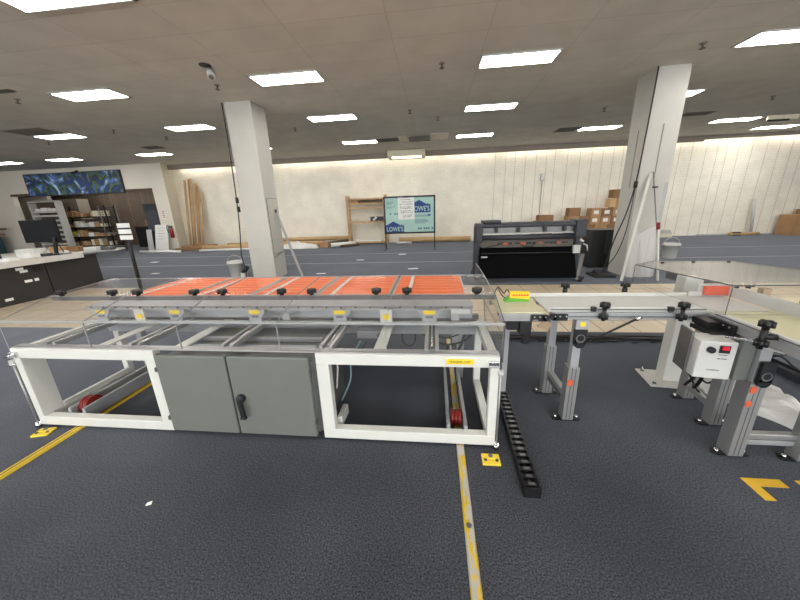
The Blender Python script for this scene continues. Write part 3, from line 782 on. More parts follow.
la = leg(cv, .975, 2.085, .80, True, lower=.44)
leg(cv, .945, 2.43, .80, lower=.44)
B().box(.935, .975, 2.12, 2.40, .185, .225, M['alu']).box(.938, .972, 2.12, 2.40, .14, .175, M['alu_dark']).build('cross_bar', None, cv, .002)
b = B().box(.935, 1.015, 2.025, 2.045, .64, .735, M['black']).cyl((.975, 2.025, .64), (.975, 2.045, .64), .040, M['black'], 20)
b.cyl((.975, 2.022, .672), (.975, 2.026, .672), .030, M['alu_dark'], 20); b.cyl((.975, 2.0215, .675), (.975, 2.0265, .675), .022, M['black'], 16)
b.build('clamp', None, cv)
B().box(.94, 1.02, 2.033, 2.045, .73, .802, M['alu_plate']).build('mount_plate', None, cv)
o = B().box(.965, .998, 2.030, 2.034, .757, .787, M['sticker_yellow']).build('sticker', None, cv)
b = B().cyl((1.03, 2.000, .67), (1.30, 2.01, .825), .007, M['black'], 8); b.cyl((1.285, 2.01, .815), (1.315, 2.01, .832), .012, M['chrome'], 8); b.build('strut', None, cv)
leg(cv, 2.02, 2.41, .80); leg(cv, 1.965, 2.09, .80)
B().bar((2.01, 2.38, .12), (1.97, 2.12, .12), .04, .035, M['alu']).bar((2.01, 2.38, .17), (1.97, 2.12, .17), .02, .02, M['alu']).build('cross_bar', None, cv)
b = B(); b.tube([(1.98, 2.38, .42), (1.94, 2.34, .30), (1.99, 2.3, .16), (2.0, 2.2, .12), (2.0, 2.1, .16)], .007, M['black']); b.tube([(2.05, 2.4, .45), (1.99, 2.36, .30), (2.06, 2.3, .2), (2.1, 2.26, .3)], .007, M['black'])
b.build('cables', None, cv)

# second conveyor runs towards the viewer
cw = thing('belt_conveyor', (1.92, 1.6, 0), 'white-belted conveyor turning toward the viewer at the right edge', 'conveyor')
B().box(1.735, 2.10, .9, 2.045, .848, .860, M['belt_cream']).build('belt', None, cw, .003)
B().box(1.712, 1.733, .9, 2.03, .80, .853, M['alu_plate']).build('side_rail', None, cw, .002)
B().box(2.102, 2.123, .9, 2.03, .80, .853, M['alu_plate']).build('side_rail', None, cw, .002)
B().box(1.700, 1.722, .9, 1.98, .862, .884, M['white']).box(1.694, 1.701, .9, 1.96, .866, .874, M['strip']).build('guide_rail', None, cw, .003)
B().box(2.10, 2.15, 1.10, 2.42, .862, .93, M['white']).build('guide_rail', None, cw, .004)
B().box(2.24, 2.75, 1.3, 2.30, .862, .875, M['cream_board']).box(2.24, 2.75, 1.3, 2.30, .83, .862, M['alu_plate']).build('side_table', None, cw)
for (x, y) in ((2.70, 1.4), (2.70, 2.2)): B().box(x-.02, x+.02, y-.02, y+.02, 0, .83, M['alu']).build('table_leg', None, cw)
B().box(2.12, 2.24, 1.4, 1.44, .80, .83, M['alu']).build('table_arm', None, cw)
b = B().box(1.685, 1.71, 1.82, 1.99, .795, .845, M['black'])
for y in (1.84, 1.88, 1.92, 1.96): b.cyl((1.685, y, .83), (1.680, y, .83), .005, M['alu'], 8)
b.box(1.62, 1.70, 1.90, 2.02, .79, .84, M['black']); b.build('end_bracket', None, cw, .003)
for y in (1.63,):
    b = B(); x = 1.655; star_knob(b, x, y, .905, .029); b.cyl((x, y, .80), (x, y, .905), .014, M['black'], 12); star_knob(b, x, y, .80, .026)
    b.cyl((x, y, .865), (x+.045, y-.02, .870), .016, M['black'], 10); b.bar((x, y, .835), (x-.09, y+.09, .825), .014, .008, M['chrome']); b.bar((x, y, .815), (x+.06, y-.06, .800), .014, .006, M['alu'])
    b.build('star_knob', None, cw)
b = B()
for x, y in ((2.13, 2.36), (2.19, 2.345)): star_knob(b, x, y, .93, .028)
b.build('star_knob', None, cw)
b = B(); star_knob(b, 2.14, 1.93, .93, .034); b.build('star_knob', None, cw)
B().box(2.20, 2.25, 2.25, 2.29, .90, .95, M['brown_tag']).build('sensor_block', None, cw)
B().box(1.725, 1.80, 1.80, 1.812, .715, .80, M['cab_grey']).build('mount_plate', None, cw)
l1 = leg(cw, 1.845, 1.80, .80, False, wide=.085, foot_dir='x', lower=.52)
leg(cw, 2.20, 1.775, .80, wide=.075, foot_dir='x', lower=.52)
B().box(1.88, 2.165, 1.775, 1.815, .13, .165, M['alu']).box(1.88, 2.165, 1.78, 1.81, .085, .12, M['alu_plate']).build('cross_bar', None, cw, .003)
st = B().box(1.808, 1.838, 1.7535, 1.7575, .46, .50, M['orange_sticker']).build('sticker', None, l1)
st = B().box(1.806, 1.832, 1.7535, 1.7575, .37, .405, M['orange_sticker']).build('sticker', None, l1)
b = B().box(1.815, 1.885, 1.738, 1.757, .54, .66, M['black']).cyl((1.85, 1.738, .54), (1.85, 1.757, .54), .035, M['black'], 18)
b.cyl((1.85, 1.735, .575), (1.85, 1.739, .575), .027, M['alu_dark'], 18); b.cyl((1.85, 1.7345, .578), (1.85, 1.7395, .578), .020, M['black'], 16); b.build('clamp', None, cw)
B().box(1.73, 1.81, 1.79, 1.93, .52, .78, M['cab_grey']).build('motor_cover', None, cw, .004)
B().box(1.60, 1.72, 1.84, 2.0, .775, .80, M['black']).build('motor_mount', None, cw)
b = B(); b.tube([(1.62, 1.84, .56), (1.66, 1.9, .45), (1.72, 2.0, .34), (1.80, 2.1, .30)], .010, M['black']); b.tube([(1.60, 1.84, .56), (1.61, 1.9, .46), (1.66, 2.0, .36)], .009, M['black']); b.build('cables', None, cw)
# control box
t = thing('control_box', (1.56, 1.82, .55), 'white speed control box with black dial and red rocker switch under the conveyor corner', 'control box')
Mz = Matrix.Translation((1.578, 1.80, .012)) @ Matrix.Rotation(math.radians(-10), 4, 'Z')
B().box(-.085, .085, -.06, .075, .545, .772, M['white'], Mz).build('housing', None, t, .006)
B().box(-.10, -.088, .0, .12, .55, .80, M['alu_dark'], Mz).build('mounting_plate', None, t)
b = B(); b.cyl(Mz @ V((-.035, -.06, .725)), Mz @ V((-.035, -.078, .725)), .018, M['black'], 18); b.build('dial', None, t)
b = B().box(.005, .052, -.066, -.059, .708, .752, M['black'], Mz).build('switch_plate', None, t)
B().box(.013, .044, -.073, -.064, .728, .750, M['bright_red'], Mz).build('rocker_switch', None, t, .002)
U = (Mz.to_3x3() @ V((1, 0, 0)))
text('lettering', 'POWER', Mz @ V((.028, -.0605, .695)), U, (0, 0, 1), .007, .040, M['ink'], t, .0006)
text('lettering', 'SPEED CONTROL', Mz @ V((.028, -.0605, .672)), U, (0, 0, 1), .006, .045, M['ink'], t, .0006)
text('lettering', 'CONVEYOR', Mz @ V((.0, -.0605, .60)), U, (0, 0, 1), .008, .06, M['ink'], t, .0006)

# acrylic hood over the conveyor corner
t = thing('acrylic_hood', (2.1, 2.4, .86), 'clear acrylic hood box over the conveyor corner', 'hood')
P = [(x, y, 1.062-(y-1.905)*.03) for x, y in ((1.70, 1.905), (2.52, 1.905), (2.52, 2.40), (2.46, 2.84), (1.88, 2.89), (1.655, 2.72))]
B().slab(P, .006, M['acrylic_glossy'], M['acrylic_edge_dark']).build('top_sheet', None, t)
for a, c in ((0, 1), (5, 0)):
    p, q = V(P[a]), V(P[c]); B().slab([(p.x, p.y, .885), (q.x, q.y, .885), (q.x, q.y, q.z-.004), (p.x, p.y, p.z-.004)], .006, M['acrylic'], M['acrylic_edge_dark']).build('side_sheet', None, t)
b = B()
for x, y in ((1.9, 2.78), (2.15, 2.80), (2.4, 2.78)): b.cyl((x, y, 1.038), (x, y, 1.046), .012, M['dark_grey'], 10)
b.build('screws', None, t)
t = thing('steel_post', (2.03, 2.72, 0), 'square white steel post on a bolted base plate behind the conveyor', 'post')
Mp = Matrix.Translation((2.07, 2.68, 0)) @ Matrix.Rotation(math.radians(-8), 4, 'Z')
B().box(-.19, .19, -.15, .15, 0, .014, M['white_frame'], Mp).build('base_plate', None, t, .002)
B().box(-.062, .062, -.05, .075, .014, .94, M['white_frame'], Mp).build('post', None, t, .006)
b = B()
for x, y in ((-.15, -.11), (.14, -.11), (.14, .11), (-.15, .11)): b.cyl(Mp @ V((x, y, .014)), Mp @ V((x, y, .05)), .008, M['chrome'], 8); b.cyl(Mp @ V((x, y, .014)), Mp @ V((x, y, .022)), .017, M['alu_dark'], 6)
b.build('anchor_bolt', None, t)
t = thing('sensor_unit', (2.03, 2.47, .85), 'white bracket with a red-orange box on the far conveyor rail under the hood', 'sensor')
B().box(1.86, 2.13, 2.395, 2.405, .856, .895, M['white']).box(1.92, 2.12, 2.405, 2.42, .856, .945, M['white']).build('bracket', None, t)
B().box(1.945, 2.10, 2.37, 2.395, .872, .938, M['red_box']).build('red_box', None, t, .003)
t = thing('grey_bin', (2.2, 2.95, .85), 'small grey open tray on the post behind the conveyor', 'tray')
B().box(2.10, 2.40, 2.78, 3.0, .86, .88, M['grey_door']).box(2.10, 2.12, 2.78, 3.0, .88, .96, M['grey_door']).box(2.12, 2.38, 2.98, 3.0, .88, .96, M['grey_door']).build('tray', None, t)
B().box(2.14, 2.18, 2.72, 2.80, .80, .86, M['grey_door']).build('arm', None, t)

# plastic bag on the floor
def crumple(name, cx, cy, pts_w, pts_l, h, rot, seed, m, label, cat):
    rnd = random.Random(seed); bm = bmesh.new(); nx, ny = 44, 28; grid = []
    ph = [(rnd.uniform(3, 11), rnd.uniform(3, 11), rnd.uniform(0, 6), rnd.uniform(.1, .3)) for _ in range(7)]
    ph += [(rnd.uniform(-26, 26), rnd.uniform(-26, 26), rnd.uniform(0, 6), rnd.uniform(.05, .13)) for _ in range(9)]
    for i in range(nx+1):
        row = []
        for j in range(ny+1):
            u = i/nx*2-1; v = j/ny*2-1; e = max(0, 1-u*u)**.5*max(0, 1-v*v)**.5
            r = sum(a*math.sin(k*u+l*v+p) for k, l, p, a in ph)
            z = h*e*(.75+.35*r)+.004
            w = 1+.08*math.sin(5*u+seed)+.05*math.sin(9*u)
            row.append(bm.verts.new((u*pts_l, v*pts_w*w*(1-.25*u*u), max(.003, z)+rnd.uniform(-.004, .004)*e)))
        grid.append(row)
    for i in range(nx):
        for j in range(ny): bm.faces.new((grid[i][j], grid[i+1][j], grid[i+1][j+1], grid[i][j+1]))
    r = bmesh.ops.extrude_face_region(bm, geom=bm.faces[:])
    for g in r['geom']:
        if isinstance(g, bmesh.types.BMVert): g.co.z = 0.0
    bmesh.ops.recalc_face_normals(bm, faces=bm.faces)
    me = bpy.data.meshes.new(name); bm.to_mesh(me); bm.free(); me.materials.append(m)
    o = bpy.data.objects.new(name, me); o.location = (cx, cy, 0); o.rotation_euler.z = rot; C.objects.link(o)
    return tag(o, label, cat)
crumple('plastic_bag', 2.47, 2.40, .19, .50, .15, math.radians(-66), 3, M['bag'], 'crumpled white plastic sheeting on the carpet behind the conveyor legs', 'plastic bag')

t = thing('cable_tray', (3.12, 2.6, 0), 'black cable tray with looped cables on the carpet at the right edge', 'cable tray')
B().box(3.06, 3.18, 2.2, 3.05, .02, .035, M['dark_grey']).box(3.06, 3.07, 2.2, 3.05, .035, .08, M['dark_grey']).box(3.17, 3.18, 2.2, 3.05, .035, .08, M['dark_grey']).build('tray', None, t)
for y in (2.3, 2.95): B().box(3.08, 3.16, y-.02, y+.02, 0, .02, M['black']).build('tray_foot', None, t)
b = B(); b.tube([(3.12, 3.05, .06), (3.14, 2.9, .14), (3.10, 2.7, .10), (3.13, 2.5, .06), (3.12, 2.2, .07)], .010, M['black']); b.tube([(3.09, 3.0, .05), (3.22, 2.9, .16), (3.20, 2.7, .14), (3.26, 2.55, .12), (3.12, 2.3, .08)], .007, M['black'])
b.tube([(3.12, 3.02, .06), (3.10, 2.6, .07), (3.12, 2.2, .06)], .012, M['dark_grey']); b.build('cables', None, t)

# cable bundle along the tile edge
b = B()
for k in range(5):
    pts = [(.62+i*.3, 3.50+.035*math.sin(i*1.3+k*1.7)+.02*k, .014+.012*(k % 3)) for i in range(9)]
    b.tube(pts, .011, M['black'], 6, 4)
for k in range(8): b.tube([(1.0+k*.2, 3.42+.02*(k % 3), .02), (1.06+k*.2, 3.40, .05), (1.12+k*.2, 3.47, .015)], .008, M['black'], 6, 4)
tag(b.build('cable_bundle'), 'bundle of dark cables lying along the tile edge behind the conveyor', 'cables')

# ------------------------------------------------------------------ things around the columns
def hang_cable(pts, r, name, label, box=None):
    t = thing(name, pts[-1], label, 'cable')
    B().tube(pts, r, M['black']).build('cable', None, t)
    if box:
        for z in box[1]: B().cyl((box[0][0], box[0][1], z-.06), (box[0][0], box[0][1], z+.06), .036, M['black'], 10).build('plug', None, t)
    return t
hang_cable([(-4.46, 7.05, 3.82), (-4.47, 7.05, 3.0), (-4.50, 7.04, 1.85), (-4.55, 7.04, 1.2), (-4.62, 7.04, .6), (-4.56, 7.0, .3), (-4.55, 6.98, .02)], .013, 'power_cable', 'black power cable with inline plugs hanging down beside the left column', ((-4.49, 7.04), (1.85, 1.65)))
hang_cable([(4.0, 6.93, 3.82), (3.985, 6.93, 2.9), (3.95, 6.93, 1.9), (3.86, 6.92, 1.3), (3.72, 6.92, .8), (3.62, 6.92, .30), (3.58, 6.95, .02)], .013, 'power_cable', 'thick black cable running down the corner of the right column', ((3.945, 6.92), (1.84,)))
hang_cable([(3.94, 6.91, 1.78), (3.93, 6.91, 1.3), (3.90, 6.91, .9), (3.80, 6.90, .5), (3.66, 6.90, .25), (3.6, 6.92, .02)], .009, 'power_cable', 'thin dark cable looping below the plug on the right column')
def bucket(x, y, r, h, label):
    t = thing('bucket', (x, y, 0), label, 'bucket', 'white plastic buckets')
    B().lathe((x, y, 0), [(r*.78, 0), (r*.80, .01), (r*.98, h*.86), (r*1.08, h*.86), (r*1.08, h*.90), (r, h*.9), (r*1.02, h), (r*.96, h), (r*.9, h*.5), (0.01, h*.45)], M['white']).build('body', None, t)
    b = B(); b.tube([(x+r*1.08*math.cos(a), y, h*.9+r*1.0*math.sin(a)) for a in [math.pi*k/8 for k in range(9)]], .008, M['alu']); b.build('handle', None, t)
bucket(-4.98, 7.28, .185, .42, 'white plastic bucket on the carpet left of the left column')
bucket(6.38, 9.15, .19, .40, 'white plastic bucket on the carpet right of the right column')
t = thing('hand_vacuum', (-4.6, 7.1, 0), 'small black and white device on the carpet at the foot of the left column', 'device')
B().box(-4.70, -4.58, 6.98, 7.10, 0, .16, M['white']).build('base', None, t, .01)
B().cyl((-4.66, 7.04, .16), (-4.50, 7.0, .30), .05, M['black'], 12).build('body', None, t)
t = thing('metal_pole', (-3.27, 7.3, 0), 'aluminium pole leaning against the right side of the left column', 'pole')
B().bar((-3.26, 7.28, 0), (-3.80, 7.45, 1.56), .05, .035, M['alu_plate']).build('pole', None, t)
B().cyl((-3.80, 7.45, 1.54), (-3.815, 7.455, 1.62), .03, M['dark_grey'], 10).build('cap', None, t)
t = thing('thin_rod', (-3.8, 7.25, .5), 'short thin rod slanting from the side of the left column', 'rod')
B().cyl((-3.83, 7.1, .50), (-3.78, 7.45, .60), .01, M['alu_dark'], 8).build('rod', None, t)
t = thing('white_pole', (3.75, 6.5, 0), 'long white pole leaning on the front of the right column', 'pole')
B().bar((3.745, 6.50, 0), (4.19, 6.92, 2.03), .045, .04, M['white_frame']).build('pole', None, t)
t = thing('thin_cord_rod', (4.1, 6.9, 0), 'thin grey rod with a small black clip on the right column face', 'rod')
B().cyl((4.23, 6.925, 2.06), (4.36, 6.62, .72), .010, M['alu_dark'], 8).build('rod', None, t)
B().box(4.22, 4.31, 6.83, 6.86, 1.76, 1.79, M['black']).build('clip', None, t)
t = thing('broom', (4.42, 6.5, 0), 'broom stick with a red grip standing at the right edge of the right column', 'broom')
B().bar((4.42, 6.50, 0), (4.225, 6.50, 1.10), .03, .03, M['white_frame']).build('lower_stick', None, t)
B().bar((4.225, 6.50, 1.10), (4.24, 6.52, 1.83), .04, .03, M['alu_plate']).build('upper_stick', None, t)
B().cyl((4.232, 6.49, 1.0), (4.221, 6.49, 1.13), .030, M['red'], 10).build('grip', None, t)
t = thing('plastic_wrap', (4.2, 6.6, 0), 'sheets of clear crinkled plastic draped at the foot of the right column', 'plastic wrap')
b = B()
pts = [(4.02, 6.86), (4.10, 6.80), (4.2, 6.86), (4.27, 6.78), (4.38, 6.84), (4.46, 6.80), (4.60, 6.92)]
tp = [(4.05, 6.93, .75), (4.12, 6.92, .85), (4.2, 6.93, .9), (4.28, 6.92, .95), (4.38, 6.93, 1.0), (4.48, 6.92, 1.05), (4.57, 6.94, 1.05)]
for k in range(6):
    b.slab([(pts[k][0], pts[k][1], 0), (pts[k+1][0], pts[k+1][1], 0), tp[k+1], tp[k]], .004, M['wrap'])
b.build('sheet', None, t)
t = thing('foot_pedal', (3.65, 6.95, 0), 'flat black foot pedal unit on the carpet between the plotter and the column', 'pedal')
B().box(3.38, 3.80, 6.78, 7.20, 0, .05, M['black']).build('base', None, t, .01)
B().prism([(6.76, .05), (7.1, .05), (7.1, .12), (6.76, .07)], 'x', 3.46, 3.72, M['dark_grey']).build('pedal', None, t, .01)

# ------------------------------------------------------------------ wide cutting plotter
pl = thing('cutting_plotter', (2.0, 6.85, 0), 'wide-format cutting plotter on a stand with a black cloth catch basket', 'plotter')
DG = M['dark_grey']
for x in (.91, 2.93):
    s = B(); s.box(x-.06, x+.06, 6.72, 6.92, .10, 1.14, DG); s.build('side_stand', None, pl, .03)
    f = B().box(x-.06, x+.06, 6.40, 7.20, .06, .13, M['black']); f.build('foot', None, pl, .02)
    for y in (6.46, 7.14):
        c = B().cyl((x-.03, y, .045), (x+.03, y, .045), .045, M['black'], 14); c.build('castor', None, pl)
B().box(.87, 3.0, 6.62, 7.0, 1.10, 1.19, DG).build('top_cover', None, pl, .025)
B().box(1.0, 1.36, 6.60, 6.98, 1.19, 1.25, DG).build('control_panel', None, pl, .02)
B().box(2.80, 3.0, 6.58, 7.0, .88, 1.22, DG).build('end_housing', None, pl, .02)
B().box(.86, 1.0, 6.58, 7.0, .80, 1.16, DG).build('end_housing', None, pl, .03)
B().box(1.0, 2.8, 6.72, 6.80, .98, 1.10, M['alu_dark']).build('carriage_rail', None, pl)
B().box(1.0, 2.8, 6.66, 6.74, .965, .985, M['white']).build('lower_lip', None, pl)
for x in (1.28, 1.72, 2.24, 2.62): B().box(x-.03, x+.03, 6.66, 6.72, 1.0, 1.09, M['black']).build('pinch_roller', None, pl, .006)
B().cyl((1.0, 6.66, .90), (2.82, 6.66, .90), .055, DG, 24).build('media_roller', None, pl)
b = B().box(1.0, 2.82, 6.72, 6.76, .68, .83, M['vent_dark'])
b.build('tool_plate', None, pl)
rn = random.Random(4)
for k in range(12):
    x = 1.32+k*.118; w = rn.uniform(.05, .11)
    B().box(x, x+w, 6.69, 6.72, .755+rn.uniform(-.01, .01), .79, M['red_box' if k % 3 == 1 else 'black']).build('tool', None, pl)
b = B(); b.tube([(1.1, 6.70, .70), (1.3, 6.69, .74), (1.45, 6.68, .80)], .009, M['black']); b.tube([(1.8, 6.69, .72), (2.0, 6.68, .70), (2.05, 6.68, .78)], .008, M['black']); b.build('cables', None, pl)
# cloth basket: slopes down towards the viewer side
bm_ = B()
bm_.prism([(6.70, .69), (6.66, .60), (6.42, .10), (6.50, .075), (6.9, .08), (7.1, .50), (7.08, .66)], 'x', .985, 2.86, M['black_matte']); bm_.build('cloth_basket', None, pl, .02)
B().cyl((.98, 6.62, .58), (2.86, 6.62, .58), .012, M['black'], 10).build('basket_rod', None, pl)
B().box(2.80, 2.93, 6.60, 6.68, .56, .72, M['white']).build('switch_box', None, pl, .006)
B().bar((2.97, 6.55, .55), (2.86, 6.42, .05), .06, .03, M['alu_dark']).build('brace', None, pl)
b = B(); b.tube([(2.95, 6.55, .75), (3.0, 6.5, .72), (3.02, 6.5, .62)], .014, M['alu']); b.tube([(2.86, 6.5, .84), (2.92, 6.48, .80)], .02, M['white']); b.build('crank', None, pl)
B().box(.98, 1.10, 6.55, 6.59, .50, .53, M['alu']).build('lever', None, pl)

tag(B().box(3.74, 4.34, 7.9, 8.4, 0, .90, M['black']).box(4.05, 4.25, 7.89, 7.90, .35, .86, DG).build('storage_bin', None, None, .03), 'tall black cabinet bin between the plotter and the right column', 'bin')

# ------------------------------------------------------------------ boxes by the back wall
def carton(x0, x1, y0, y1, z0, z1, label, lab=False, m='cardboard', group='cardboard boxes stacked at the back wall'):
    t = thing('cardboard_box', ((x0+x1)/2, (y0+y1)/2, z0), label, 'box', group)
    B().box(x0, x1, y0, y1, z0, z1, M[m]).build('carton', None, t, .006)
    B().box((x0+x1)/2-.03, (x0+x1)/2+.03, y0-.001, y1+.001, z1-.001, z1+.001, M['kraft']).build('tape', None, t)
    if lab: B().box((x0+x1)/2-.10, (x0+x1)/2+.08, y0-.003, y0, z0+.10, z0+.24, M['paper']).build('shipping_label', None, t)
Yb = 13.55
carton(4.15, 4.85, 13.6, 14.1, .0, .45, 'low cardboard box on the floor behind the plotter, leftmost lower box', m='cardboard2')
carton(4.2, 4.80, 13.6, 14.1, .45, .85, 'cardboard box stacked behind the middle of the plotter', m='cardboard')
carton(4.28, 4.85, 13.6, 14.0, .85, 1.08, 'flat dark cardboard box peeking over the plotter', m='cardboard2')
rows = [(0, .33), (.33, .66)]
nm = ['first', 'second', 'third', 'fourth']
for r, (z0, z1) in enumerate(rows):
    for k in range(4):
        x0 = 5.45+k*.50
        carton(x0, x0+.48, Yb, Yb+.45, z0, z1, 'cardboard box in the %s layer of the pile, %s from the left' % (('bottom', 'second')[r], nm[k]), lab=False, m='cardboard' if (k+r) % 2 else 'cardboard2')
carton(5.40, 5.84, Yb, Yb+.45, .66, 1.0, 'open cardboard box under the leftmost top box', m='cardboard')
carton(5.42, 5.84, Yb, Yb+.4, 1.0, 1.33, 'dark cardboard box on top at the left of the pile', m='cardboard2')
carton(5.87, 6.22, Yb, Yb+.45, .66, .99, 'plain cardboard box left of the labelled boxes', m='cardboard2')
carton(6.24, 6.62, Yb, Yb+.45, .66, .96, 'cardboard box with a white label, lower row, left one', True)
carton(6.64, 7.02, Yb, Yb+.45, .66, .96, 'cardboard box with a white label, lower row, middle one', True)
carton(7.04, 7.42, Yb, Yb+.45, .66, .96, 'cardboard box with a white label, lower row, beside the column', True, 'cardboard2')
carton(6.26, 6.64, Yb, Yb+.45, .96, 1.29, 'cardboard box with a white label, upper row, left one', True)
carton(6.66, 7.04, Yb, Yb+.45, .96, 1.27, 'cardboard box with a white label, upper row, middle one', True, 'cardboard2')
carton(7.06, 7.46, Yb, Yb+.45, .96, 1.30, 'cardboard box with a white label, upper row, beside the column', True)
carton(6.88, 7.12, Yb, Yb+.35, 1.30, 1.64, 'narrow cardboard box near the top of the pile', m='kraft')
carton(7.13, 7.40, Yb, Yb+.35, 1.30, 1.66, 'cardboard box near the top of the pile, next to the column', m='cardboard')
carton(6.98, 7.32, Yb, Yb+.38, 1.66, 1.97, 'dark cardboard box topmost on the pile', m='cardboard2')
carton(14.0, 15.0, 14.0, 14.6, 0, .78, 'large cardboard box with two dark spots against the wall at far right', m='cardboard', group=None)
for x in (14.3, 14.62): pass
carton(14.55, 15.2, 14.1, 14.6, .78, .98, 'flat cardboard box on the large box at far right', m='cardboard2', group=None)
t = B().cyl((13.1, 14.55, 0), (12.92, 14.6, 1.45), .05, M['white'], 12).build('white_tube', None)
tag(t, 'white tube leaning against the wall at the far right', 'tube')
tag(B().box(9.5, 9.92, 14.3, 14.6, 0, .16, M['cream_unit']).prism([(9.5, .16), (9.9, .16), (9.8, .30), (9.53, .28)], 'y', 14.3, 14.6, M['white']).build('white_bundle', None), 'folded white bundle on the floor just right of the right column', 'bundle')
tag(B().cyl((12.2, 14.45, .06), (13.3, 14.45, .06), .06, M['kraft'], 12).box(12.3, 12.6, 14.4, 14.5, 0.0, .14, M['black']).build('floor_bar', None), 'tan and black bar lying at the wall right of the column', 'bar')
tag(B().cyl((4.62, 14.70, 2.6), (4.62, 14.70, .3), .012, M['alu_dark'], 8).box(4.55, 4.69, 14.68, 14.76, 2.5, 2.75, M['alu']).build('wall_conduit', None), 'thin grey conduit with a socket on the wall behind the plotter', 'conduit')

# ------------------------------------------------------------------ framed foam board
t = thing('display_board', (-.92, 12.2, 0), 'blue-green foam board with blue house logos in a black frame on legs', 'display board')
x0, x1, z0, z1 = -1.90, .06, .60, 1.985
b = B()
for a in ((x0, x1, z0, z0+.06), (x0, x1, z1-.06, z1), (x0, x0+.06, z0, z1), (x1-.06, x1, z0, z1)): b.box(a[0], a[1], 12.17, 12.23, a[2], a[3])
b.build('frame', M['black'], t, .005)
for x in (x0+.03, x1-.03):
    B().box(x-.02, x+.02, 12.18, 12.22, .03, z0, M['black']).box(x-.025, x+.025, 11.9, 12.5, 0, .03, M['black']).build('leg', None, t)
pn = B().box(x0+.06, x1-.06, 12.19, 12.21, z0+.06, z1-.06, M['foam']).build('foam_panel', None, t)
def logo(cx, cz, w, h):
    pts = [(cx-w/2, cz-h/2), (cx+w/2, cz-h/2), (cx+w/2, cz+h*.14), (cx+w*.40, cz+h*.12), (cx+w*.40, cz+h*.22), (cx+w*.34, cz+h*.22), (cx+w*.34, cz+h*.12), (cx-w*.08, cz+h/2), (cx-w/2, cz+h*.14)]
    o = B().prism(pts, 'y', 12.184, 12.19, M['navy']).build('logo', None, pn)
    text('logo_lettering', "LOWE'S", (cx, 12.183, cz-h*.18), (1, 0, 0), (0, 0, 1), h*.42, w*.9, M['foam'], o, .003)
logo(-1.49, .86, .70, .42)
logo(-.49, 1.60, .74, .46)
b = B()
rn = random.Random(9)
for z in (1.78, 1.74, 1.70, 1.60, 1.56): b.box(-1.78, -1.78+rn.uniform(.2, .35), 12.187, 12.19, z, z+.012)
for z in (1.27, 1.23, 1.10, 1.06, 1.02, .98): b.box(-.72, -.72+rn.uniform(.4, .6), 12.187, 12.19, z, z+.012)
for x in (-1.68, -1.50, -1.42): b.box(x, x+.06, 12.187, 12.19, 1.32, 1.37)
for x in (-.60, -.52, -.38, -.30, -.22, -.08): b.box(x, x+.06, 12.187, 12.19, .76, .81)
b.box(-.22, -.12, 12.187, 12.19, 1.25, 1.30); b.build('small_print', M['navy'], pn)
t2 = thing('paper_sheet', (-1.0, 12.17, 1.1), 'white flip-chart sheet with handwriting clipped over the foam board', 'paper')
B().slab([(-1.35, 12.160, 1.13), (-.72, 12.160, 1.13), (-.73, 12.160, 1.93), (-1.35, 12.160, 1.93)], .004, M['paper']).build('sheet', None, t2)
B().box(-1.15, -.9, 12.15, 12.235, 1.92, 1.99, M['dark_grey']).build('clip', None, t2)
b = B()
for k, z in enumerate((1.84, 1.76, 1.68, 1.58, 1.53, 1.44, 1.38, 1.28, 1.22)):
    x = -1.28+rn.uniform(0, .12); xe = -.80-rn.uniform(0, .15)
    while x < xe:
        w = rn.uniform(.03, .08); b.box(x, x+w, 12.1565, 12.158, z+rn.uniform(-.006, .006), z+.018); x += w+.02
b.build('handwriting', M['ink'], t2)

# ------------------------------------------------------------------ wooden shelf
t = thing('wooden_shelf', (-3.05, 14.4, 0), 'open pine shelf rack against the back wall left of the foam board', 'shelf')
for x in (-3.87, -2.14):
    for y in (14.2, 14.6): B().box(x-.04, x+.04, y-.03, y+.03, 0, 2.15, M['wood']).build('post', None, t)
for z in (.08, .98, 1.60, 1.78, 1.98): B().box(-3.9, -2.1, 14.16, 14.62, z-.02, z+.05, M['wood']).build('shelf', None, t)
tag(B().box(-3.3, -2.3, 14.25, 14.55, 1.832, 1.955, M['wood_dark']).build('dark_box'), 'dark brown flat box on the top shelf of the pine rack', 'box')
tag(B().box(-3.72, -3.35, 14.25, 14.55, 1.835, 1.95, M['cardboard']).build('cardboard_box'), 'small cardboard box on the top shelf of the pine rack', 'box')
tag(B().box(-2.85, -2.28, 14.25, 14.5, 1.032, 1.22, M['dark_grey']).build('dark_case'), 'dark grey case on the middle shelf of the pine rack', 'case')
tag(B().cyl((-2.7, 14.14, 1.06), (-2.55, 14.15, 1.2), .05, M['paper'], 10).build('paper_roll'), 'small white roll leaning on the dark case', 'roll')
tag(B().box(-3.6, -2.4, 14.25, 14.55, .131, .20, M['paper']).build('paper_stack'), 'white paper stack on the bottom shelf of the pine rack', 'paper')
tag(B().box(-4.15, -4.05, 14.45, 14.6, 0, .35, M['wood_dark']).build('wood_offcut'), 'dark wood offcut standing left of the pine rack', 'offcut')

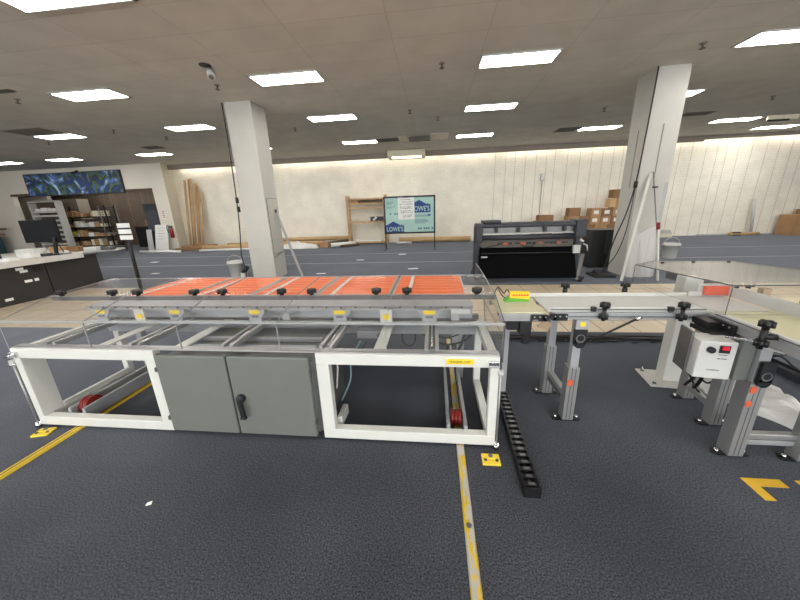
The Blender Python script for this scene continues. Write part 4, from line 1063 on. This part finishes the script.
# tubes and boards at the back wall
def tube_thing(p, q, r, label, m='kraft', group=None, name='cardboard_tube'):
    d = (V(q)-V(p)).normalized(); t = thing(name, p, label, 'tube', group)
    b = B(); b.cyl(p, q, r, M[m], 16); b.build('tube', None, t)
    b = B(); b.cyl(V(q)-d*.002, V(q)+d*.003, r*.8, M['wood_dark'], 14); b.cyl(V(p)-d*.003, V(p)+d*.002, r*.8, M['wood_dark'], 14); b.build('hollow_end', None, t)
lean = [(-11.66, -11.72, 3.15, .05), (-11.53, -11.55, 3.2, .055), (-11.40, -11.40, 3.22, .055), (-11.28, -11.27, 3.0, .05), (-11.17, -11.17, 2.85, .048), (-11.06, -11.08, 2.6, .045)]
for k, (xa, xb, z, r) in enumerate(lean):
    tube_thing((xa, 13.9+.09*(k%2), 0.0), (xb, 14.5+.09*(k%2), z), r, 'tall brown cardboard tube leaning on the wall, %s from the left of the six' % ['first', 'second', 'third', 'fourth', 'fifth', 'sixth'][k], ('kraft', 'cardboard', 'wood')[k % 3], 'tall cardboard tubes leaning in the corner')
tube_thing((-1.6, 14.5, .13), (1.65, 14.5, .13), .12, 'thick kraft tube lying along the wall behind the foam board')
tube_thing((-1.7, 14.2, .04), (-1.0, 14.25, .04), .04, 'small white roll on the floor in front of the lying kraft tube', 'paper', name='paper_roll')
tube_thing((-8.7, 14.35, .30), (-3.9, 14.45, .30), .09, 'upper kraft tube lying on the pile behind the left column')
tube_thing((-9.6, 13.75, .13), (-5.0, 13.9, .13), .13, 'thick lower kraft tube lying behind the left column')
tube_thing((-10.6, 13.38, .10), (-7.3, 13.43, .10), .10, 'kraft tube lying in front of the pile left of the column')
tube_thing((-10.3, 12.75, .05), (-7.2, 13.1, .05), .05, 'long white tube on the floor left of the left column', 'paper', name='plastic_tube')
tube_thing((-13.2, 12.75, .055), (-11.0, 12.55, .055), .055, 'short white tube on the floor in front of the corner', 'paper', name='plastic_tube')
tag(B().prism([(-12.1, 13.9), (-10.9, 13.8), (-10.6, 14.4), (-11.8, 14.5)], 'z', 0, .16, M['cardboard']).build('flat_cardboard'), 'flattened cardboard under the leaning tubes in the corner', 'cardboard')
tag(B().prism([(-11.9, 13.2), (-10.9, 13.15), (-10.8, 13.6), (-11.8, 13.65)], 'z', 0, .10, M['cardboard2']).build('flat_cardboard'), 'darker flattened cardboard in front of the leaning tubes', 'cardboard')
crumple('plastic_sheet', -6.0, 13.28, .22, .95, .26, 0, 8, M['bag'], 'crumpled white plastic sheet on the floor right of the left column', 'plastic sheet')
tag(B().box(-5.0, -4.62, 13.3, 13.6, 0, .22, M['cardboard']).build('cardboard_box', None, None, .01), 'small cardboard box on the floor left of the paper rolls', 'box')
tube_thing((-4.5, 13.3, .10), (-3.55, 13.95, .10), .09, 'white paper roll on the floor beside the pine rack', 'paper', name='paper_roll')
tube_thing((-4.75, 13.9, .14), (-3.9, 14.1, .22), .06, 'brown tube lying across the paper roll by the pine rack', 'wood_dark')
tube_thing((-4.0, 13.15, .06), (-3.35, 13.75, .06), .055, 'dark tube on the floor right of the paper roll', 'wood_dark')

# ------------------------------------------------------------------ store room behind the opening
def shifted(dx, before, dy=0):
    for o in [o for o in C.objects if o.parent is None and o not in before]: o.location.x += dx; o.location.y += dy
def snap(): return set(C.objects)
for x in (-18.8, -15.5):
    light(x, 15.2, 15.7, 'ceiling light inside the store room, hidden above the opening', group='store room lights')
_k = snap()
t = thing('slatted_shelf', (-19.4, 13.9, 0), 'white shelving unit with many close shelves inside the opening', 'shelf')
for x in (-19.35, -17.85): B().box(x-.04, x+.04, 14.0, 14.3, 0, 2.45, M['white']).build('side_panel', None, t)
B().box(-19.3, -17.9, 14.28, 14.3, 0, 2.45, M['wood_dark']).build('back_panel', None, t)
for z in (.12, .35, .58, .81, 1.04, 1.27, 1.50, 1.73, 1.92, 2.41): B().box(-19.31, -17.89, 14.0, 14.28, z, z+.08, M['white']).build('shelf', None, t)
for k, x in enumerate((-19.0, -18.65, -18.2)):
    tag(B().box(x-.14, x+.14, 14.03, 14.24, 2.0, 2.12+.04*(k % 2), M['paper']).build('paper_stack'), 'small white paper stack on top of the close shelving, %s from left' % nm[k], 'paper', 'papers on the close shelving')
shifted(-.55, _k); _k = snap()
tag(B().box(-20.0, -18.9, 15.4, 16.0, 1.55, 2.6, M['soffit']).build('grey_cabinet'), 'grey wall cabinet above the black shelves', 'cabinet')
tag(B().box(-23.5, -20.6, 15.4, 15.6, 0, 2.8, M['wall_plain']).build('partition_panel'), 'grey partition panel at the left inside the opening', 'partition')
_k = snap()
t = thing('black_shelf', (-16.4, 14.6, 0), 'black steel shelf unit stocked with jars and boxes inside the opening', 'shelf')
for x in (-17.7, -15.05):
    for y in (14.35, 14.85): B().box(x-.025, x+.025, y-.025, y+.025, 0, 2.2, M['black']).build('post', None, t)
for z in (.15, .62, 1.10, 1.62): B().box(-17.72, -15.03, 14.35, 14.87, z, z+.06, M['black']).build('shelf', None, t)
cols = ['paper', 'cardboard', 'white', 'wood', 'cream_unit', 'cardboard2']
rn = random.Random(11)
shelf_words = {1.68: 'top', 1.16: 'middle', .68: 'lower', .21: 'bottom'}
cn = {'paper': 'white', 'cardboard': 'brown', 'white': 'white', 'wood': 'tan', 'cream_unit': 'cream', 'cardboard2': 'dark brown', 'yellow_box': 'yellow', 'black': 'black'}
ords = ['first', 'second', 'third', 'fourth', 'fifth', 'sixth', 'seventh', 'eighth', 'ninth']
for z, w in shelf_words.items():
    x = -17.55; k = 0
    while x < -15.25:
        wd = rn.uniform(.14, .34); h = rn.uniform(.14, .34); c = rn.choice(cols)
        if z == .68 and k == 0: c = 'yellow_box'; wd = .3; h = .26
        if x+wd > -15.12: break
        if c in ('white', 'wood') and z > 1:
            o = B().lathe((x+wd/2, 14.55, z), [(wd*.3, 0), (wd*.32, .02), (wd*.32, h*.8), (wd*.22, h*.88), (wd*.22, h)], M[c], 12).build('jar')
            tag(o, '%s jar on the %s black shelf, %s from the left' % (cn[c], w, ords[min(k, 8)]), 'jar', 'goods on the black shelves')
        else:
            o = B().box(x, x+wd, 14.4, 14.7, z, z+h, M[c]).build('box')
            tag(o, '%s box on the %s black shelf, %s from the left' % (cn[c], w, ords[min(k, 8)]), 'box', 'goods on the black shelves')
        x += wd+.05; k += 1
shifted(-1.55, _k, .36); _k = snap()
t = thing('wire_rack', (-14.6, 14.0, 0), 'dark wire display rack with grid panel inside the opening', 'rack')
for x in (-14.95, -14.05): B().cyl((x, 14.0, 0), (x, 14.0, 2.15), .025, M['alu_dark'], 8).build('post', None, t)
b = B()
for z in [1.05+.1*k for k in range(11)]: b.cyl((-14.95, 14.0, z), (-14.05, 14.0, z), .012, M['black'], 6)
for x in [-14.95+.15*k for k in range(7)]: b.cyl((x, 14.0, 1.05), (x, 14.0, 2.1), .008, M['black'], 6)
b.build('grid_panel', None, t)
B().box(-15.0, -14.0, 13.9, 14.3, .82, .86, M['alu_dark']).box(-15.0, -14.0, 13.9, 14.3, .2, .24, M['alu_dark']).build('tray', None, t)
shifted(-1.15, _k); _k = snap()
tag(B().box(-15.1, -13.6, 15.4, 16.1, 0, 1.05, M['black']).box(-15.2, -13.5, 15.35, 16.15, 1.05, 1.12, M['wood_dark']).build('side_table', None), 'dark table with brown top inside the opening', 'table')
tag(B().box(-14.5, -14.0, 15.5, 15.9, 1.12, 1.42, M['cardboard']).build('cardboard_box'), 'cardboard box on the dark table inside the opening', 'box')
tag(B().box(-13.95, -13.55, 15.5, 15.9, 1.12, 1.46, M['cardboard2']).build('cardboard_box'), 'dark brown box at the right end of the dark table inside the opening', 'box')
t = thing('locker', (-13.5, 15.0, 0), 'tall dark grey locker at the right side of the opening', 'locker')
B().box(-13.75, -13.0, 14.8, 15.3, .85, 2.2, M['grey_door']).build('body', None, t, .01)
B().box(-13.7, -13.05, 14.78, 14.8, .9, 2.15, M['grey_door']).build('door', None, t)
B().box(-13.74, -13.01, 14.82, 15.28, 0, .85, M['black']).build('base', None, t)
shifted(-.78, _k)
tag(B().box(-13.3, -13.02, 13.95, 14.3, 0, .45, M['wood_dark']).build('brown_crate'), 'small red-brown crate low at the right of the opening', 'crate')
t = thing('whiteboard', (-12.75, 13.5, 0), 'white panel with faint writing leaning at the right edge of the opening', 'whiteboard')
o = B().slab([(-12.95, 13.30, 0.0), (-12.30, 13.30, 0.0), (-12.30, 13.60, 1.18), (-12.95, 13.60, 1.18)], .03, M['paper']).build('panel', None, t)
b = B()
for k in range(5):
    z = .55+k*.12; y = 13.30+.30*z/1.18-.02; b.box(-12.82, -12.45-.05*(k % 2), y-.003, y, z, z+.015)
b.build('writing', M['alu'], o)
tag(B().slab([(-13.35, 13.35, 0), (-13.08, 13.35, 0), (-13.20, 13.58, .98), (-13.45, 13.58, .98)], .03, M['white']).build('white_board_strip'), 'narrow white board leaning left of the white panel', 'board')
t = thing('fire_extinguisher', (-12.15, 13.5, .55), 'red fire extinguisher hanging beside the opening', 'fire extinguisher')
B().lathe((-12.15, 13.55, .58), [(.05, 0), (.075, .02), (.075, .36), (.05, .42), (.02, .45)], M['red'], 14).build('cylinder', None, t)
B().box(-12.20, -12.10, 13.50, 13.60, 1.03, 1.13, M['alu_dark']).build('valve', None, t)
B().tube([(-12.15, 13.5, 1.1), (-12.24, 13.48, 1.15), (-12.30, 13.48, 1.0), (-12.26, 13.5, .8)], .014, M['black']).build('hose', None, t)
t = thing('wall_notice', (-12.4, 13.64, 1.5), 'small white notice with red marks on the pillar above the extinguisher', 'notice')
B().box(-12.50, -12.34, 13.63, 13.65, 1.45, 1.85, M['paper']).build('sheet', None, t)
b = B()
for z in (1.5, 1.58, 1.68, 1.76): b.box(-12.47, -12.37, 13.627, 13.631, z, z+.04)
b.build('red_marks', M['red_box'], t)

# left-edge clutter beyond the desk
t = thing('merchandise_stand', (-21.4, 13.0, 0), 'dark stand with red and teal goods at the far left edge', 'stand')
B().box(-22.2, -20.9, 12.6, 13.2, 0, .9, M['teal']).build('base', None, t)
B().box(-22.2, -20.6, 12.5, 13.3, 1.2, 1.26, M['wood_dark']).box(-21.0, -20.85, 12.8, 12.95, 0, 1.2, M['wood_dark']).build('shelf', None, t)
B().box(-22.1, -21.3, 12.6, 13.0, .9, 1.15, M['red']).build('red_goods', None, t)
B().box(-22.1, -21.5, 12.7, 13.1, 1.26, 2.0, M['red_box']).build('poster_goods', None, t)

# ------------------------------------------------------------------ checkout desk
dk = thing('service_desk', (-8.5, 5.4, 0), 'dark service counter with pale top and white labels at the left edge', 'desk')
B().box(-9.3, -8.10, 5.62, 6.66, 0.0, .735, M['desk_dark']).build('end_cabinet', None, dk, .004)
B().box(-9.3, -8.10, 3.2, 5.60, 0.0, .70, M['desk_dark']).build('cabinet', None, dk, .004)
B().box(-9.45, -7.98, 3.1, 6.30, .715, .83, M['counter']).build('counter_top', None, dk, .006)
B().box(-9.40, -8.06, 6.30, 6.68, .735, .765, M['desk_dark']).build('counter_end', None, dk, .004)
for (y, z) in ((5.19, .655), (5.24, .60), (5.26, .40), (4.88, .12)):
    B().box(-8.10, -8.094, y-.06, y+.06, z-.025, z+.025, M['paper']).build('label_tag', None, dk)
B().box(-8.10, -8.094, 5.36, 5.43, .375, .43, M['paper']).build('label_tag', None, dk)
B().box(-8.10, -8.08, 5.40, 5.50, .56, .66, M['black']).build('socket', None, dk)
t = thing('monitor', (-8.65, 6.1, .83), 'black computer monitor seen from behind on the service counter', 'monitor')
Mo = Matrix.Translation((-8.45, 5.98, 0)) @ Matrix.Rotation(math.radians(12), 4, 'Z')
B().box(-.33, .37, -.03, .02, 1.10, 1.57, M['screen'], Mo).build('screen', None, t, .012)
B().bar(Mo @ V((.28, -.05, 1.20)), Mo @ V((.22, -.05, .86)), .07, .03, M['black'], (0, 1, 0)).build('stand', None, t)
B().box(.05, .40, -.2, .10, .83, .85, M['black'], Mo).build('stand_foot', None, t, .006)
b = B(); b.tube([Mo @ V((.3, -.06, 1.1)), Mo @ V((.36, -.08, 1.0)), Mo @ V((.42, -.1, .88))], .01, M['black']); b.build('cable', None, t)
# counter clutter
rn = random.Random(21)
clut = [(-8.15, 5.1, .28, .22, .05, 'paper', 'white paper pile at the near left of the counter'), (-8.3, 5.55, .3, .2, .10, 'bag', 'white plastic packet below the monitor'),
        (-8.15, 5.75, .18, .12, .06, 'dark_grey', 'dark gadget on the counter edge under the monitor'), (-8.6, 5.7, .2, .2, .16, 'paper', 'white carton behind the packets on the counter'),
        (-8.2, 6.08, .2, .14, .07, 'bag', 'pale plastic packet right of the monitor stand'), (-8.8, 5.2, .35, .3, .22, 'teal', 'dark teal bag at the left end of the counter')]
for x, y, w, d, h, m, lb in clut:
    b = B(); b.prism([(x-w/2, y-d/2), (x+w/2, y-d/2+.02), (x+w/2-.02, y+d/2), (x-w/2+.03, y+d/2-.01)], 'z', .83, .83+h, M[m])
    tag(b.build('counter_item', None, None, .012), lb, 'clutter')
t = thing('dark_stand', (-8.9, 5.5, .83), 'dark upright stand with a flat head left of the monitor', 'stand')
B().bar((-8.95, 5.35, .83), (-9.05, 5.55, 1.30), .06, .04, M['black'], (0, 1, 0)).build('upright', None, t)
B().box(-9.2, -8.9, 5.4, 5.7, 1.28, 1.32, M['wood_dark']).build('head', None, t)
# long pale counter behind the desk
t = thing('rear_counter', (-13.5, 9.5, 0), 'long pale counter behind the desk carrying papers', 'counter')
B().prism([(-15.5, 9.0), (-13.0, 9.4), (-11.7, 10.4), (-12.0, 11.0), (-15.5, 10.6)], 'z', .40, .45, M['counter']).build('counter_top', None, t)
B().prism([(-15.4, 9.6), (-13.6, 9.9), (-13.3, 10.4), (-13.4, 10.7), (-15.4, 10.4)], 'z', 0, .40, M['dark_grey']).build('base', None, t)
for x, y, w, h, m, lb in ((-13.3, 9.8, .5, .16, 'wood', 'tan basket on the rear counter'), (-12.9, 10.0, .45, .14, 'cardboard2', 'brown bundle on the rear counter'), (-12.3, 10.1, .5, .10, 'paper', 'white folded paper on the rear counter'), (-11.9, 10.3, .4, .09, 'alu_dark', 'grey object at the right end of the rear counter'), (-13.9, 9.6, .4, .14, 'paper', 'white packets at the left of the rear counter')):
    tag(B().prism([(x-w/2, y-.15), (x+w/2, y-.12), (x+w/2-.06, y+.15), (x-w/2+.04, y+.15)], 'z', .45, .45+h*1.3, M[m]).build('counter_item', None, None, .02), lb, 'clutter')

# sign pole
t = thing('sign_pole', (-6.45, 6.0, 0), 'thin black pole carrying three white cards behind the left end of the cart', 'sign pole')
B().cyl((-6.44, 6.0, .02), (-6.42, 6.0, 1.45), .035, M['black'], 12).build('pole', None, t)
B().cyl((-6.44, 6.0, 0), (-6.44, 6.0, .02), .20, M['black'], 20).build('base', None, t)
for z in (1.40, 1.275, 1.155): B().box(-6.55, -6.26, 5.955, 5.965, z-.045, z+.045, M['paper']).build('card', None, t)
B().box(-6.52, -6.30, 5.965, 5.98, 1.1, 1.45, M['dark_grey']).build('card_holder', None, t)

# ------------------------------------------------------------------ light & output
w = bpy.data.worlds.new('world'); S.world = w; w.use_nodes = True
w.node_tree.nodes['Background'].inputs[0].default_value = (.9, .95, 1, 1); w.node_tree.nodes['Background'].inputs[1].default_value = .05
vs = S.view_settings; vs.view_transform = 'Standard'; vs.look = 'None'; vs.gamma = 1; vs.use_curve_mapping = False; vs.exposure = 0.0
